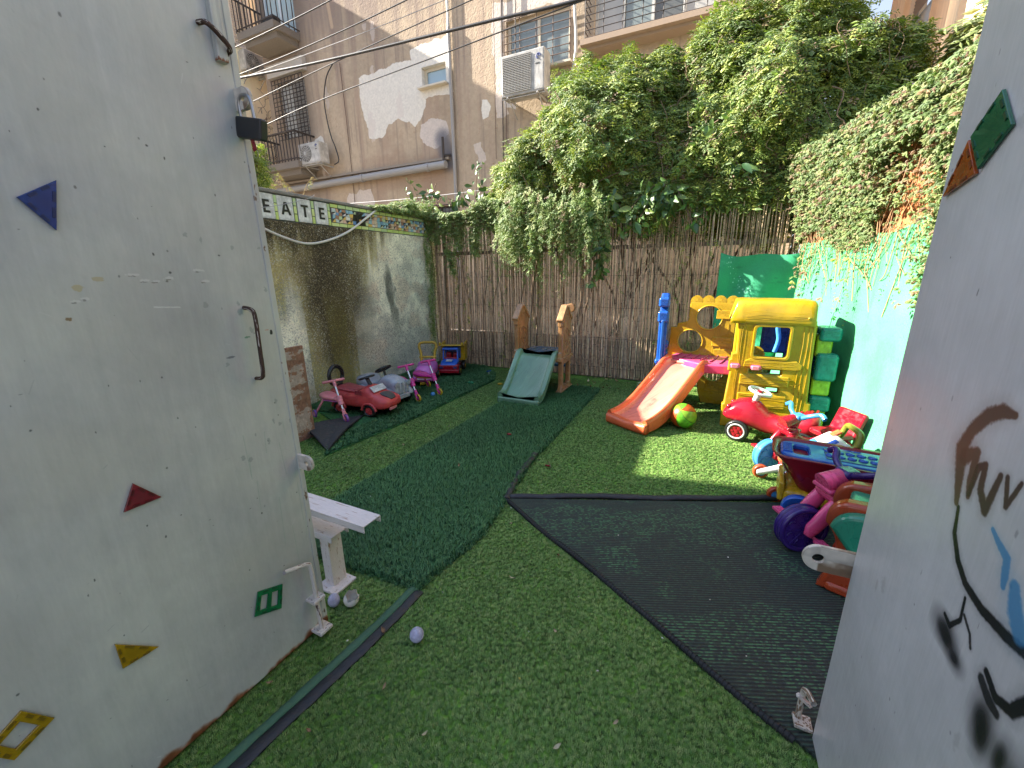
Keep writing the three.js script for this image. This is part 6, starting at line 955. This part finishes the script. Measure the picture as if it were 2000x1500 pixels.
/* ---------- litter and small things ---------- */
const ballWhite = plastic(.62, .6, .78, .3);
{ const g = new THREE.SphereGeometry(.029, 24, 18); const a = solo('white_ball', g, ballWhite, 'dented white plastic ball alone on the open lawn', 'ball'); a.scale.set(1, .94, 1.08); a.position.set(-.955, .029, -1.035); a.rotation.y = .6;
  const b = solo('white_ball', g, ballWhite, 'white plastic ball lying at the foot of the left gate edge', 'ball'); b.position.set(-1.41, .034, -1.02); b.scale.set(.9, 1.1, .9);
  const s = new THREE.SphereGeometry(.034, 16, 8, 0, 6.283, .9, 2.2), p = s.attributes.position; for (let i = 0; i < p.count; i++) { const y = p.getY(i); if (y > .012) p.setY(i, y + (hash(i, 3) - .5) * .03); } s.computeVertexNormals();
  const c = solo('broken_ball', s, new THREE.MeshStandardMaterial({ color: lin(.66, .62, .55), roughness: .5, side: THREE.DoubleSide }), 'torn open white ball shell beside the gate edge', 'broken ball'); c.position.set(-1.345, .033, -1.06); c.rotation.set(.3, .5, -.5); }
const chip = (name, label, cat, geo, m) => solo(name, geo, m, label, cat);
chip('yellow_disc', 'flat yellow plastic disc on the lawn left of the small slide', 'disc', at(new THREE.CylinderGeometry(.035, .035, .008, 24), -2.48, .012, -4.72), PX.yellow);
chip('green_tile', 'green magnetic triangle lying at the edge of the dark turf', 'magnetic tile', ext(shapeOf([[0, 0], [.14, -.02], [.06, .09]]), .008, .002).rotateX(-Math.PI / 2).translate(-2.9, .034, -4.52), PX.green);
chip('red_bottle_cap', 'red plastic ring lying on the emerald turf runner', 'plastic piece', at(new THREE.TorusGeometry(.016, .006, 8, 18), -1.54, .05, -3.08, Math.PI / 2 - .2), PX.red);
{ const t = thing('red_plastic_piece', 'red plastic ring with a dark twig near the black seam tape', 'plastic piece', [-1.02, .014, -2.69]); part(t, 'ring', at(new THREE.TorusGeometry(.014, .006, 8, 18), 0, .008, 0, Math.PI / 2 - .4), PX.red); part(t, 'twig', tube([[-.01, .016, -.05], [.01, .02, -.01], [.04, .012, .03]], .004, 10, 5), woodM); }
{ const t = thing('blue_peg', 'small blue and white toy peg near the fence corner', 'toy piece', [-2.84, .02, -5.06]); part(t, 'cap', rbox(.06, .012, .03, .005, 0, .06, 0, 0, 0, .2), PX.blue); part(t, 'stalk', rod([0, 0, 0], [0, .06, 0], .006, 8), PX.white); }
{ // dry leaves and crumbs, each lying by itself
  const leaf = (() => { const pos = []; const P = [[0, 0], [.25, .8], [.55, 1], [.8, .55], [1, 0]].map(([t, w]) => [[(t - .5) * .06, .004 + Math.pow(t - .5, 2) * .05, -w * .012], [(t - .5) * .06, .001 + Math.pow(t - .5, 2) * .03, 0], [(t - .5) * .06, .007 + Math.pow(t - .5, 2) * .05, w * .012]]); for (let i = 0; i < 4; i++) for (let j = 0; j < 2; j++) for (const q of [P[i][j], P[i][j + 1], P[i + 1][j], P[i][j + 1], P[i + 1][j + 1], P[i + 1][j]]) pos.push(...q); const g = new THREE.BufferGeometry(); g.setAttribute('position', new THREE.Float32BufferAttribute(pos, 3)); return mergeVerts(g); })();
  const tones = [[.3, .2, .1], [.38, .28, .17], [.24, .13, .06], [.45, .38, .24]].map(c => mat(...c, .85, { side: THREE.DoubleSide }));
  const spots = [[-2.45, -3.8, .02], [-2.3, -2.55, .02], [-1.95, -2.1, .06], [-2.35, -2.2, .02], [-1.6, -2.35, .06], [-.45, -1.3, .016], [-1.1, -1.0, .016], [-.7, -.75, .016], [-.93, -.82, .016], [-.15, -1.05, .016], [-.6, -1.75, .016], [-.75, -1.5, .016], [-1.32, -.65, .016], [-2.6, -5.3, .02], [-2.7, -5.2, .03], [-2.5, -5.25, .02], [-1.2, -2.95, .05], [-.95, -1.9, .016], [-1.05, -.6, .016], [-.3, -.9, .016]];
  for (let i = 0; i < 26; i++) spots.push([-1.5 + rnd() * 1.15, -5.0 - rnd() * .5, .02]);
  spots.forEach(([x, z, y], i) => { const o = solo('dry_leaf', leaf, tones[i % 4], i >= 20 ? 'dry brown leaf in the drift at the foot of the reed fence' : 'curled dry leaf lying on the turf', 'leaf', i >= 20 ? 'dry leaves at the fence foot' : 'dry leaves on the turf'); o.position.set(x, y, z); o.rotation.set(rr(-.4, .4), rr(0, 6.28), rr(-.4, .4)); o.scale.setScalar(i >= 20 ? rr(.6, 1.3) : rr(.35, .65)); });
  const cg = new THREE.DodecahedronGeometry(.006, 0), cm = [mat(.7, .68, .62, .8), mat(.5, .46, .38, .9), mat(.75, .55, .1, .6)];
  const cr = [[-2.58, -2.2], [-2.5, -2.35], [-2.66, -2.12], [-1.0, -1.28], [-.55, -1.25], [-.62, -1.62], [-.05, -1.45], [.12, -1.75], [.2, -2.1], [-.35, -2.05], [-.95, -2.4], [-.72, -2.5], [-.5, -1.05], [-.25, -1.2], [-1.2, -.9], [-.42, -1.52], [-2.2, -3.1], [-2.0, -2.6], [-1.9, -1.75], [-.85, -.55], [-1.02, -2.05], [.25, -1.5], [-2.75, -3.7], [-2.62, -4.3]];
  cr.forEach(([x, z], i) => { const o = solo('crumb', cg, cm[i % 7 === 5 ? 2 : i % 2], 'pale crumb of litter on the turf', 'litter', 'crumbs of litter on the turf'); o.position.set(x, x < -1.2 && x > -2.1 ? .05 : .02, z); o.scale.set(rr(.35, .8), .4, rr(.35, .8)); o.rotation.y = i; });
}
scene.traverse(o => { if (o.isMesh) o.castShadow = o.receiveShadow = true; });
renderer.render(scene, camera);
